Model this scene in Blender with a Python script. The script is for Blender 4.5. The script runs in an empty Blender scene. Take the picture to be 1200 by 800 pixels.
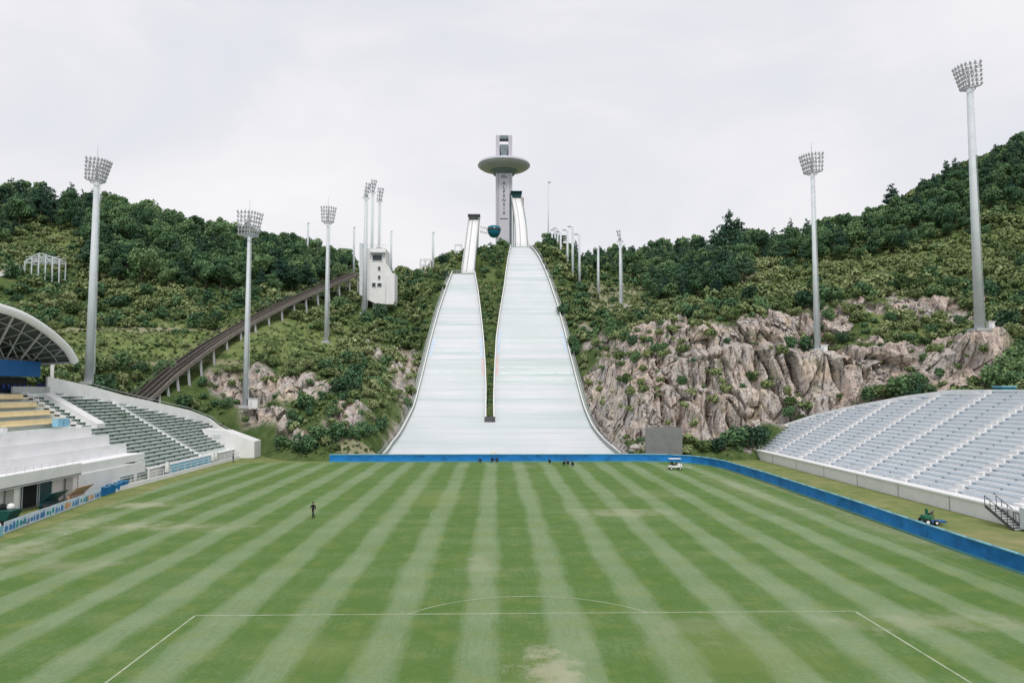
import bpy, math, random
import numpy as np
from mathutils import Vector, Matrix

random.seed(7); RS = np.random.RandomState(11)
SC = bpy.context.scene; COL = SC.collection

# ------------------------------------------------------------------ camera model
F, PITCH, YAW, H = 848.5, 0.06643, 0.02229, 13.63
def ray(px, py):
    u = (np.asarray(px, float)-600)/F; v = -(np.asarray(py, float)-400)/F
    cp, sp = math.cos(PITCH), math.sin(PITCH); c, s = math.cos(YAW), math.sin(YAW)
    dx, dy, dz = u, cp-v*sp, sp+v*cp
    return dx*c+dy*s, -dx*s+dy*c, dz
def onY(px, py, Y):
    a, b, c = ray(px, py); t = Y/b
    return (float(a*t), float(Y), float(c*t+H))
def onX(px, py, X):
    a, b, c = ray(px, py); t = X/a
    return (float(X), float(b*t), float(c*t+H))
def onZ(px, py, Z=0.0):
    a, b, c = ray(px, py); t = (Z-H)/c
    return (float(a*t), float(b*t), float(Z))
def proj(x, y, z):
    z = z-H; c, s = math.cos(YAW), math.sin(YAW); cp, sp = math.cos(PITCH), math.sin(PITCH)
    xr = x*c-y*s; yr = x*s+y*c; d = yr*cp+z*sp; u = -yr*sp+z*cp
    return 600+F*xr/d, 400-F*u/d

# ------------------------------------------------------------------ noise
def _h(ix, iy, iz, seed):
    n = (ix*374761393 + iy*668265263 + iz*2147483647 + seed*1274126177) & 0xffffffff
    n = ((n ^ (n >> 13))*1274126177) & 0xffffffff
    n = n ^ (n >> 16)
    n = (n*2246822519) & 0xffffffff
    return ((n ^ (n >> 15)) & 0xffffff)/float(0xffffff)
def vnoise(x, y, z=0.0, seed=0):
    x, y, z = np.broadcast_arrays(np.asarray(x, float), np.asarray(y, float), np.asarray(z, float))
    ix, iy, iz = np.floor(x).astype(np.int64), np.floor(y).astype(np.int64), np.floor(z).astype(np.int64)
    fx, fy, fz = x-ix, y-iy, z-iz
    fx, fy, fz = [f*f*(3-2*f) for f in (fx, fy, fz)]
    r = 0
    for a in (0, 1):
        for b in (0, 1):
            for c in (0, 1):
                w = (fx if a else 1-fx)*(fy if b else 1-fy)*(fz if c else 1-fz)
                r = r + w*_h(ix+a, iy+b, iz+c, seed)
    return r
def fbm(x, y, z=0.0, seed=0, oct=4):
    r, a, t = 0, 1.0, 0
    for o in range(oct):
        k = 2.03**o
        r = r + a*vnoise(np.asarray(x)*k, np.asarray(y)*k, np.asarray(z)*k, seed+o*17); t += a; a *= .5
    return r/t
def worley(x, y, z, seed=0):
    x, y, z = np.broadcast_arrays(x, y, z)
    ix, iy, iz = np.floor(x).astype(np.int64), np.floor(y).astype(np.int64), np.floor(z).astype(np.int64)
    f1 = np.full(x.shape, 9.0); f2 = np.full(x.shape, 9.0); cid = np.zeros(x.shape); tl = np.zeros(x.shape)
    for a in (-1, 0, 1):
        for b in (-1, 0, 1):
            for c in (-1, 0, 1):
                cx, cy, cz = ix+a, iy+b, iz+c
                px = cx+_h(cx, cy, cz, seed); py = cy+_h(cx, cy, cz, seed+1); pz = cz+_h(cx, cy, cz, seed+2)
                d = np.sqrt((x-px)**2+(y-py)**2+(z-pz)**2)
                near = d < f1
                f2 = np.where(near, f1, np.minimum(f2, d)); cid = np.where(near, _h(cx, cy, cz, seed+3), cid); tl = np.where(near, (_h(cx, cy, cz, seed+5)-.5)*(x-px)+(_h(cx, cy, cz, seed+6)-.5)*(z-pz), tl)
                f1 = np.where(near, d, f1)
    return f1, f2, cid, tl

# ------------------------------------------------------------------ materials
def nn(nt, t, **kw):
    n = nt.nodes.new(t)
    for k, v in kw.items(): setattr(n, k, v)
    return n
def base_mat(name, rough=.7, spec=.3, metal=0.0):
    m = bpy.data.materials.new(name); m.use_nodes = True
    b = m.node_tree.nodes['Principled BSDF']
    b.inputs['Roughness'].default_value = rough
    b.inputs['Specular IOR Level'].default_value = spec
    b.inputs['Metallic'].default_value = metal
    return m, m.node_tree, b
def ramp(nt, fac, stops):
    r = nn(nt, 'ShaderNodeValToRGB'); e = r.color_ramp.elements
    e[0].position, e[0].color = stops[0][0], (*stops[0][1], 1)
    e[1].position, e[1].color = stops[-1][0], (*stops[-1][1], 1)
    for p, c in stops[1:-1]:
        x = e.new(p); x.color = (*c, 1)
    nt.links.new(fac, r.inputs[0]); return r.outputs[0]
def pos(nt):
    return nn(nt, 'ShaderNodeNewGeometry').outputs['Position']
def mapping(nt, v, scale=(1, 1, 1), loc=(0, 0, 0)):
    m = nn(nt, 'ShaderNodeMapping'); m.inputs['Scale'].default_value = scale; m.inputs['Location'].default_value = loc
    nt.links.new(v, m.inputs['Vector']); return m.outputs[0]
def noise(nt, v, scale, detail=4, rough=.55, dist=0.0):
    n = nn(nt, 'ShaderNodeTexNoise'); n.inputs['Scale'].default_value = scale; n.inputs['Detail'].default_value = detail
    n.inputs['Roughness'].default_value = rough; n.inputs['Distortion'].default_value = dist
    nt.links.new(v, n.inputs['Vector']); return n.outputs['Fac']
def mixc(nt, f, a, b, mode='MIX'):
    m = nn(nt, 'ShaderNodeMix', data_type='RGBA', blend_type=mode)
    for s, v in ((0, f), (6, a), (7, b)):
        if isinstance(v, (int, float)): m.inputs[s].default_value = v
        elif isinstance(v, tuple): m.inputs[s].default_value = (*v, 1)
        else: nt.links.new(v, m.inputs[s])
    return m.outputs[2]
def math_(nt, op, a, b=0.0, c=0.0, clamp=False):
    m = nn(nt, 'ShaderNodeMath', operation=op); m.use_clamp = clamp
    for i, v in enumerate((a, b, c)):
        if isinstance(v, (int, float)): m.inputs[i].default_value = v
        else: nt.links.new(v, m.inputs[i])
    return m.outputs[0]
def smooth(nt, v, a, b):
    m = nn(nt, 'ShaderNodeMapRange', interpolation_type='SMOOTHSTEP')
    m.inputs['From Min'].default_value = a; m.inputs['From Max'].default_value = b
    nt.links.new(v, m.inputs['Value']); return m.outputs[0]
def bump(nt, b, h, strength=.3, dist=.1):
    n = nn(nt, 'ShaderNodeBump'); n.inputs['Strength'].default_value = strength; n.inputs['Distance'].default_value = dist
    nt.links.new(h, n.inputs['Height']); nt.links.new(n.outputs[0], b.inputs['Normal'])
MATS = {}
def simple(name, col, rough=.6, metal=0.0, var=.12, scale=.6, spec=.3, streak=False):
    if name in MATS: return MATS[name]
    m, nt, b = base_mat(name, rough, spec, metal)
    p = pos(nt)
    if streak: p = mapping(nt, p, (1, 1, .15))
    n = noise(nt, p, scale, 5, .6)
    lo = tuple(c*(1-var*1.6) for c in col); hi = tuple(min(1, c*(1+var*.7)) for c in col)
    c = ramp(nt, n, [(.25, lo), (.5, col), (.75, hi)])
    oi = nn(nt, 'ShaderNodeObjectInfo')
    k = math_(nt, 'MULTIPLY_ADD', oi.outputs['Random'], .08, .94)
    hs = nn(nt, 'ShaderNodeHueSaturation'); nt.links.new(c, hs.inputs['Color']); nt.links.new(k, hs.inputs['Value'])
    nt.links.new(hs.outputs[0], b.inputs['Base Color'])
    MATS[name] = m; return m

def leaf_mat(name, dark, mid, light, trans=.0):
    m, nt, b = base_mat(name, .75, .15)
    g = nn(nt, 'ShaderNodeNewGeometry'); oi = nn(nt, 'ShaderNodeObjectInfo')
    n = noise(nt, mapping(nt, g.outputs['Position'], (1, 1, 1)), .085, 4)
    n2 = noise(nt, g.outputs['Position'], .9, 2)
    a = math_(nt, 'MULTIPLY_ADD', g.outputs['Random Per Island'], .30, math_(nt, 'MULTIPLY_ADD', n, 1.0, -.22))
    a = math_(nt, 'ADD', a, math_(nt, 'MULTIPLY_ADD', oi.outputs['Random'], .34, -.17))
    a = math_(nt, 'ADD', a, math_(nt, 'MULTIPLY_ADD', n2, .5, -.25))
    c = ramp(nt, a, [(.12, dark), (.42, mid), (.8, light)])
    nt.links.new(c, b.inputs['Base Color'])
    MATS[name] = m; return m
LEAF_TREE = leaf_mat('leaf_tree', (.025, .060, .040), (.082, .166, .080), (.215, .325, .140))
LEAF_DARK = leaf_mat('leaf_dark', (.015, .043, .036), (.044, .100, .066), (.110, .190, .102))
LEAF_SHRUB = leaf_mat('leaf_shrub', (.040, .078, .030), (.140, .200, .076), (.37, .41, .21))
LEAF_PALE = leaf_mat('leaf_pale', (.080, .130, .052), (.200, .260, .105), (.42, .46, .25))
BARK = simple('bark', (.09, .075, .06), .9)

WHITE = simple('white_paint', (.83, .83, .835), .5, var=.06)
CONC = simple('white_concrete', (.84, .84, .855), .8, var=.06, scale=.35, streak=True)
CONCG = simple('grey_concrete', (.46, .475, .485), .85, var=.14, scale=.5, streak=True)
STEEL = simple('galvanised_steel', (.62, .665, .70), .5, metal=.0, var=.08)
DSTEEL = simple('dark_steel', (.10, .10, .105), .55, metal=.2, var=.2)
RUST = simple('weathered_trestle', (.085, .075, .068), .85, var=.3, scale=1.2)
RUSTL = simple('weathered_rail', (.23, .205, .18), .8, var=.25, scale=1.2)
GREENG = simple('grey_green_board', (.34, .385, .36), .7, var=.12)
BLUE = simple('blue_fabric', (.012, .19, .54), .6, var=.35, scale=.35)
BLUE2 = simple('blue_fascia', (.012, .12, .36), .5, var=.07)
CYAN = simple('pale_blue_trim', (.24, .52, .66), .6, var=.12)
DARKIN = simple('interior_shade', (.018, .02, .022), .8)  # near-black colour that stands in for the shade inside rooms
GLASS = simple('dark_glass', (.03, .04, .05), .15, spec=.6)
TEAL = simple('teal_panel', (.012, .16, .23), .35, var=.12)
DTEAL = simple('dark_teal_panel', (.012, .075, .09), .4, var=.12)
BENCHR = simple('pale_blue_bench', (.50, .60, .68), .5, var=.07)
BENCHL = simple('dark_green_bench', (.13, .20, .175), .5, var=.15)
YEL = simple('yellow_seat', (.85, .72, .45), .55, var=.1)
TREADL = simple('pale_tread', (.74, .80, .77), .8, var=.1)
TOWER = simple('tower_cladding', (.58, .57, .64), .5, var=.06, scale=.2, streak=True)
TOWERD = simple('tower_dark', (.20, .25, .28), .5)
SCREEN = simple('board_grey', (.21, .215, .215), .6, var=.12)
BLACKC = simple('dark_clothes', (.015, .017, .02), .8)
NAVYC = simple('navy_clothes', (.02, .03, .09), .8)
SKIN = simple('skin', (.45, .28, .2), .6)
GREENP = simple('green_paint', (.03, .17, .10), .4)
DGREENP = simple('dark_green_paint', (.01, .07, .06), .4)
RUBBER = simple('rubber', (.02, .02, .02), .9)
PRINTB = simple('print_blue', (.06, .22, .52), .5)
PRINTT = simple('print_teal', (.02, .30, .38), .5)
PRINTO = simple('print_orange', (.62, .33, .16), .5)
PBLUE = simple('pale_blue_banner', (.27, .55, .72), .6, var=.1)
REDP = simple('pale_red', (.72, .52, .52), .6)
PINK = simple('pink_grey_steel', (.45, .34, .37), .5)
STONE = simple('stone', (.42, .39, .36), .9, var=.25, scale=1.4)
LAMPM = simple('lamp_housing', (.52, .53, .58), .5)

def slope_mat():
    m, nt, b = base_mat('slope_matting', .6, .25)
    p = pos(nt)
    st = noise(nt, mapping(nt, p, (.018, .5, .5)), 1.0, 5, .6)
    bl = noise(nt, mapping(nt, p, (.06, .06, .06)), 1.0, 5, .6)
    c = ramp(nt, st, [(.32, (.49, .58, .56)), (.44, (.63, .675, .675)), (.55, (.70, .715, .73)), (.75, (.76, .77, .785))])
    c = mixc(nt, ramp(nt, bl, [(.42, (0, 0, 0)), (.66, (.65, .65, .65))]), c, (.575, .64, .625))
    c = mixc(nt, ramp(nt, noise(nt, mapping(nt, p, (.01, .9, .9)), 1.3, 3), [(.62, (0, 0, 0)), (.70, (.35, .35, .35))]), c, (.55, .62, .62))
    c = mixc(nt, 1.0, c, (.915, .92, .945), 'MULTIPLY')
    nt.links.new(c, b.inputs['Base Color'])
    MATS['slope'] = m; return m
SLOPE = slope_mat()

def grass_mat(name, stripes):
    m, nt, b = base_mat(name, .9, .1)
    p = pos(nt); sx = nn(nt, 'ShaderNodeSeparateXYZ'); nt.links.new(p, sx.inputs[0]); X, Y = sx.outputs[0], sx.outputs[1]
    big = noise(nt, p, .07, 5, .6); mid = noise(nt, p, .45, 5, .65); fine = noise(nt, p, 3.2, 6, .8)
    grain = noise(nt, p, 11.0, 5, .85); fineY = noise(nt, mapping(nt, p, (3.4, .30, 1)), 1.5, 5, .75)
    darkc, lightc, yel, worn = (.096, .176, .043), (.234, .312, .180), (.232, .272, .085), (.46, .44, .32)
    if stripes:
        xj = math_(nt, 'ADD', X, math_(nt, 'MULTIPLY_ADD', noise(nt, mapping(nt, p, (.5, .09, 1)), 1.0, 3), 1.5, -.75))
        ph = math_(nt, 'MULTIPLY', math_(nt, 'ADD', xj, .9), 2*math.pi/5.06)
        s1 = math_(nt, 'COSINE', ph)
        s1 = smooth(nt, s1, -.35, .85)
        yj = math_(nt, 'ADD', Y, math_(nt, 'MULTIPLY_ADD', mid, 1.6, -.8))
        s2 = math_(nt, 'SINE', math_(nt, 'MULTIPLY', yj, 2*math.pi/5.4))
        s2 = smooth(nt, s2, -.7, .7)
        v = math_(nt, 'MULTIPLY_ADD', s2, .11, math_(nt, 'MULTIPLY', s1, .66))
        v = math_(nt, 'ADD', v, math_(nt, 'MULTIPLY_ADD', big, .9, -.45))
        v = math_(nt, 'ADD', v, math_(nt, 'MULTIPLY_ADD', fineY, .8, -.4))
        v = math_(nt, 'ADD', v, math_(nt, 'MULTIPLY_ADD', fine, 1.3, -.65), clamp=True)
        v = math_(nt, 'ADD', v, math_(nt, 'MULTIPLY_ADD', grain, 1.1, -.55), clamp=True)
        c = mixc(nt, v, darkc, lightc)
        yn = ramp(nt, mid, [(.48, (0, 0, 0)), (.72, (.45, .45, .45))])
        c = mixc(nt, yn, c, yel)
        # worn spots of bare, yellowed turf
        def spot(cx, cy, rx, ry, amt, cc):
            nonlocal c
            a = math_(nt, 'DIVIDE', math_(nt, 'SUBTRACT', X, cx), rx); d = math_(nt, 'DIVIDE', math_(nt, 'SUBTRACT', Y, cy), ry)
            r = math_(nt, 'SQRT', math_(nt, 'ADD', math_(nt, 'MULTIPLY', a, a), math_(nt, 'MULTIPLY', d, d)))
            r = math_(nt, 'ADD', r, math_(nt, 'MULTIPLY_ADD', mid, 3.4, -1.7))
            r = math_(nt, 'ADD', r, math_(nt, 'MULTIPLY_ADD', grain, 2.4, -1.2)); r = math_(nt, 'ADD', r, math_(nt, 'MULTIPLY_ADD', fine, 2.0, -1.0))
            f = math_(nt, 'MULTIPLY', math_(nt, 'SUBTRACT', 1.0, smooth(nt, r, .1, 1.0)), amt*.85)
            c = mixc(nt, f, c, cc)
        for q in ((14.5, 81, 7, 3, .5), (-42, 88, 6, 3.5, .65), (-41, 62, 4, 9, .5), (-36, 74, 7, 3, .4), (-33, 58, 5, 2.5, .35), (-43, 76, 3, 7, .4), (2.6, 35.6, 2.0, 4.2, .75), (-1.2, 58, 1.6, 4.5, .35),
                  (26, 43, 8, 2.0, .4), (12, 42, 4, 3, .25), (34, 100, 3, 22, .30), (38, 72, 2.0, 16, .35), (-30, 74, 9, 3, .3), (20, 95, 6, 5, .2), (5, 130, 3, 4, .2)):
            spot(*q, worn)
        for q in ((-7.5, 92, 5, 8, .5), (13, 38, 6, 4, .35), (-9, 39, 5, 3, .3)): spot(*q, yel)
    else:
        c = ramp(nt, mid, [(.3, (.115, .175, .052)), (.5, (.20, .235, .085)), (.72, (.30, .285, .13))])
        c = mixc(nt, ramp(nt, fine, [(.4, (0, 0, 0)), (.75, (.5, .5, .5))]), c, (.12, .18, .055))
        c = mixc(nt, ramp(nt, big, [(.52, (0, 0, 0)), (.7, (.6, .6, .6))]), c, (.34, .29, .16))
    nt.links.new(c, b.inputs['Base Color']); bump(nt, b, noise(nt, p, 9.0, 5, .8), .6, .06)
    MATS[name] = m; return m
PITCHM = grass_mat('pitch_turf', True); FIELDM = grass_mat('rough_turf', False)

def hill_mat():
    m, nt, b = base_mat('hillside', .95, .1)
    p = pos(nt)
    at = nn(nt, 'ShaderNodeAttribute', attribute_name='rock'); rk = at.outputs['Color']
    sep = nn(nt, 'ShaderNodeSeparateColor'); nt.links.new(rk, sep.inputs[0])
    n1 = noise(nt, p, .06, 5, .6); n2 = noise(nt, p, .5, 5, .65); n3 = noise(nt, p, 2.6, 4, .7)
    mixn = math_(nt, 'ADD', math_(nt, 'MULTIPLY', n1, .45), math_(nt, 'MULTIPLY', n2, .55))
    g = ramp(nt, mixn, [(.30, (.040, .075, .026)), (.46, (.080, .125, .040)), (.60, (.150, .190, .070)), (.8, (.24, .24, .12))])
    g = mixc(nt, ramp(nt, n3, [(.35, (.55, .55, .55)), (.6, (0, 0, 0))]), g, (.03, .06, .02))
    g = mixc(nt, sep.outputs[1], g, ramp(nt, n2, [(.35, (.10, .155, .045)), (.65, (.23, .265, .11))]))
    g = mixc(nt, sep.outputs[2], g, ramp(nt, n2, [(.35, (.21, .22, .12)), (.65, (.36, .34, .24))]))
    # rock, with crack shade and pale highlights painted into the colour
    r1 = noise(nt, p, .10, 5, .6); r2 = noise(nt, mapping(nt, p, (1.1, 1.1, .16)), .9, 6, .7); r3 = noise(nt, p, 2.2, 6, .75)
    r = ramp(nt, r1, [(.32, (.30, .26, .25)), (.44, (.52, .415, .345)), (.54, (.42, .385, .375)), (.66, (.64, .53, .43))])
    r = mixc(nt, ramp(nt, r2, [(.40, (.97, .97, .97)), (.50, (0, 0, 0))]), r, (.075, .064, .060))  # dark vertical streaks paint the shade of cracks and recesses
    r = mixc(nt, ramp(nt, r3, [(.50, (0, 0, 0)), (.66, (.85, .85, .85))]), r, (.78, .74, .68))
    r = mixc(nt, ramp(nt, noise(nt, p, .33, 4), [(.57, (0, 0, 0)), (.68, (.6, .6, .6))]), r, (.09, .115, .045))
    c = mixc(nt, sep.outputs[0], g, r)
    nt.links.new(c, b.inputs['Base Color'])
    hh = math_(nt, 'ADD', math_(nt, 'MULTIPLY', r3, .6), r2)
    bump(nt, b, hh, .55, .35)
    MATS['hill'] = m; return m
HILLM = hill_mat()

# ------------------------------------------------------------------ mesh helpers
def tag(o, label=None, cat=None, group=None, kind=None):
    if label: o['label'] = label
    if cat: o['category'] = cat
    if group: o['group'] = group
    if kind: o['kind'] = kind
    return o
def root_of(o):
    while o.parent is not None: o = o.parent
    return o
def np_mesh(name, V, Fq, mats, smooth_=False, midx=None):
    V = np.asarray(V, np.float32); Fq = np.asarray(Fq, np.int32)
    me = bpy.data.meshes.new(name); nf, k = Fq.shape
    me.vertices.add(len(V)); me.vertices.foreach_set('co', V.ravel())
    me.loops.add(nf*k); me.loops.foreach_set('vertex_index', Fq.ravel())
    me.polygons.add(nf); me.polygons.foreach_set('loop_start', np.arange(0, nf*k, k, dtype=np.int32))
    me.polygons.foreach_set('loop_total', np.full(nf, k, np.int32))
    for m in mats: me.materials.append(m)
    if midx is not None: me.polygons.foreach_set('material_index', np.asarray(midx, np.int32))
    me.update(calc_edges=True)
    me.polygons.foreach_set('use_smooth', np.full(nf, smooth_)); return me
class MB:
    def __init__(s): s.v = []; s.f = []
    def add(s, vs, fs):
        n = len(s.v); s.v += [tuple(v) for v in vs]; s.f += [tuple(i+n for i in f) for f in fs]; return s
    def box(s, c, d, rz=0.0):
        x, y, z = d[0]/2, d[1]/2, d[2]/2; cs, sn = math.cos(rz), math.sin(rz)
        P = [(a*x, b*y, e*z) for a, b, e in ((-1,-1,-1),(1,-1,-1),(1,1,-1),(-1,1,-1),(-1,-1,1),(1,-1,1),(1,1,1),(-1,1,1))]
        P = [(c[0]+p[0]*cs-p[1]*sn, c[1]+p[0]*sn+p[1]*cs, c[2]+p[2]) for p in P]
        return s.add(P, [(0,3,2,1),(4,5,6,7),(0,1,5,4),(1,2,6,5),(2,3,7,6),(3,0,4,7)])
    def tube(s, p, q, r0, r1=None, n=10, cap=True):
        r1 = r0 if r1 is None else r1
        p, q = Vector(p), Vector(q); d = (q-p).normalized()
        a = d.orthogonal().normalized(); b = d.cross(a)
        P = []
        for c, r in ((p, r0), (q, r1)):
            for i in range(n):
                t = 2*math.pi*i/n; P.append(c+a*math.cos(t)*r+b*math.sin(t)*r)
        fs = [(i, (i+1) % n, n+(i+1) % n, n+i) for i in range(n)]
        if cap: fs += [tuple(range(n-1, -1, -1)), tuple(range(n, 2*n))]
        return s.add(P, fs)
    def beam(s, p, q, w, h=None):
        h = h or w; p, q = Vector(p), Vector(q); d = (q-p).normalized()
        up = Vector((0, 0, 1)) if abs(d.z) < .95 else Vector((0, 1, 0))
        a = d.cross(up).normalized()*w/2; b = a.cross(d).normalized()*h/2
        P = [p-a-b, p+a-b, p+a+b, p-a+b, q-a-b, q+a-b, q+a+b, q-a+b]
        return s.add(P, [(0,3,2,1),(4,5,6,7),(0,1,5,4),(1,2,6,5),(2,3,7,6),(3,0,4,7)])
    def sweep(s, P, r, n=14):
        P = [Vector(p) for p in P]; V = []
        for i, p in enumerate(P):
            d = (P[min(i+1, len(P)-1)]-P[max(0, i-1)]).normalized(); a = d.cross(Vector((1, 0, 0))).normalized(); b = d.cross(a)
            V += [p+a*math.cos(2*math.pi*k/n)*r+b*math.sin(2*math.pi*k/n)*r for k in range(n)]
        m = len(P); fs = [(j*n+k, j*n+(k+1) % n, (j+1)*n+(k+1) % n, (j+1)*n+k) for j in range(m-1) for k in range(n)]
        return s.add(V, fs+[tuple(range(n-1, -1, -1)), tuple(range((m-1)*n, m*n))])
    def lathe(s, c, prof, n=32):
        P = []; m = len(prof)
        for r, z in prof:
            for i in range(n):
                t = 2*math.pi*i/n; P.append((c[0]+r*math.cos(t), c[1]+r*math.sin(t), c[2]+z))
        fs = [(j*n+i, j*n+(i+1) % n, (j+1)*n+(i+1) % n, (j+1)*n+i) for j in range(m-1) for i in range(n)]
        fs += [tuple(range(n-1, -1, -1)), tuple(range((m-1)*n, m*n))]
        return s.add(P, fs)
    def prism(s, poly, off):   # poly: list of 3D points, extruded by the vector off
        n = len(poly); P = [Vector(p) for p in poly]+[Vector(p)+Vector(off) for p in poly]
        return s.add(P, [tuple(range(n-1, -1, -1)), tuple(range(n, 2*n))]+[(i, (i+1) % n, n+(i+1) % n, n+i) for i in range(n)])
    def wall(s, pts, t):        # pts: (x,y,z0,z1) along a line; a wall of thickness t, continuous
        n = len(pts); L = []
        for i, (x, y, a, b) in enumerate(pts):
            p0 = pts[max(0, i-1)]; p1 = pts[min(n-1, i+1)]
            d = Vector((p1[0]-p0[0], p1[1]-p0[1], 0)).normalized(); nrm = Vector((-d.y, d.x, 0))*t/2
            L.append([(x-nrm.x, y-nrm.y, a), (x+nrm.x, y+nrm.y, a), (x+nrm.x, y+nrm.y, b), (x-nrm.x, y-nrm.y, b)])
        P = [p for q in L for p in q]; fs = [(3, 2, 1, 0), tuple(4*(n-1)+k for k in (0, 1, 2, 3))]
        for i in range(n-1):
            for k in range(4): fs.append((4*i+k, 4*i+(k+1) % 4, 4*i+4+(k+1) % 4, 4*i+4+k))
        return s.add(P, fs)
    def build(s, name, mat, parent=None, smooth_=False, bevel=0.0):
        o = Vector(root_of(parent).location) if parent is not None else Vector((0, 0, 0))
        me = bpy.data.meshes.new(name); me.from_pydata([tuple(Vector(v)-o) for v in s.v], [], s.f)
        for m in (mat if isinstance(mat, (list, tuple)) else [mat]): me.materials.append(m)
        me.update()
        if smooth_: me.polygons.foreach_set('use_smooth', [True]*len(me.polygons))
        ob = bpy.data.objects.new(name, me); COL.objects.link(ob)
        if parent is not None: ob.parent = parent
        if bevel:
            bv = ob.modifiers.new('bevel', 'BEVEL'); bv.width = bevel; bv.segments = 2; bv.limit_method = 'ANGLE'
        return ob
def empty(name, loc, label, cat, group=None):
    o = bpy.data.objects.new(name, None); COL.objects.link(o); o.location = loc; o.empty_display_size = .5
    return tag(o, label, cat, group)
def copy_tree(o, parent=None):
    c = o.copy(); COL.objects.link(c)
    if parent is not None: c.parent = parent
    for ch in o.children: copy_tree(ch, c)
    return c

# ------------------------------------------------------------------ ski hill profile
def Zs(Y):
    Y = np.asarray(Y, float)
    def seg(a, b, s0, s1):
        t = np.clip(Y, a, b)-a; return s0*t+(s1-s0)*t*t/(2*(b-a))
    return .25+seg(142, 187, 0, .70)+seg(187, 240, .70, .66)+seg(240, 283, .66, .16)+seg(283, 600, .16, .16)
def hill_pt(px, py):
    a, b, c = ray(px, py); lo, hi = 139.0, 292.0
    f = lambda Y: H+c/b*Y-float(Zs(Y))     # >0: the ray is above the surface
    lo2 = lo
    for Y in np.arange(139, 292, .25):
        if f(Y) < 0: hi = Y; lo2 = Y-.25; break
    else: return None
    for _ in range(30):
        m = (lo2+hi)/2
        if f(m) > 0: lo2 = m
        else: hi = m
    return (float(a/b*hi), hi)
LL = [(530,322),(524,338),(515,365),(508,390),(503,410),(497,435),(492,455),(486,478),(478,495),(470,510),(460,523),(455,531)]
LR = [(556,322),(560,345),(563,370),(566,400),(568,430),(569,460),(568.5,494)]
RL = [(599,291.5),(595,310),(591,340),(586,370),(582,400),(580,440),(579,470),(579.5,494)]
RR = [(622,291.5),(632,305),(643,330),(653,360),(661,390),(668,420),(677,455),(685,483),(694,503),(705,517),(716,527),(722,532)]
def edge(L, Yend=None):
    P = [hill_pt(*q) for q in L]; P = sorted([p for p in P if p], key=lambda p: p[1])
    Ys = np.array([p[1] for p in P]); Xs = np.array([p[0] for p in P])
    return lambda Y: np.interp(Y, Ys, Xs)
YK98, YK125 = 240.0, 283.0
eLL, eLR, eRL, eRR = edge(LL), edge(LR), edge(RL), edge(RR)
YDIV = hill_pt(574, 494)[1]

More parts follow.
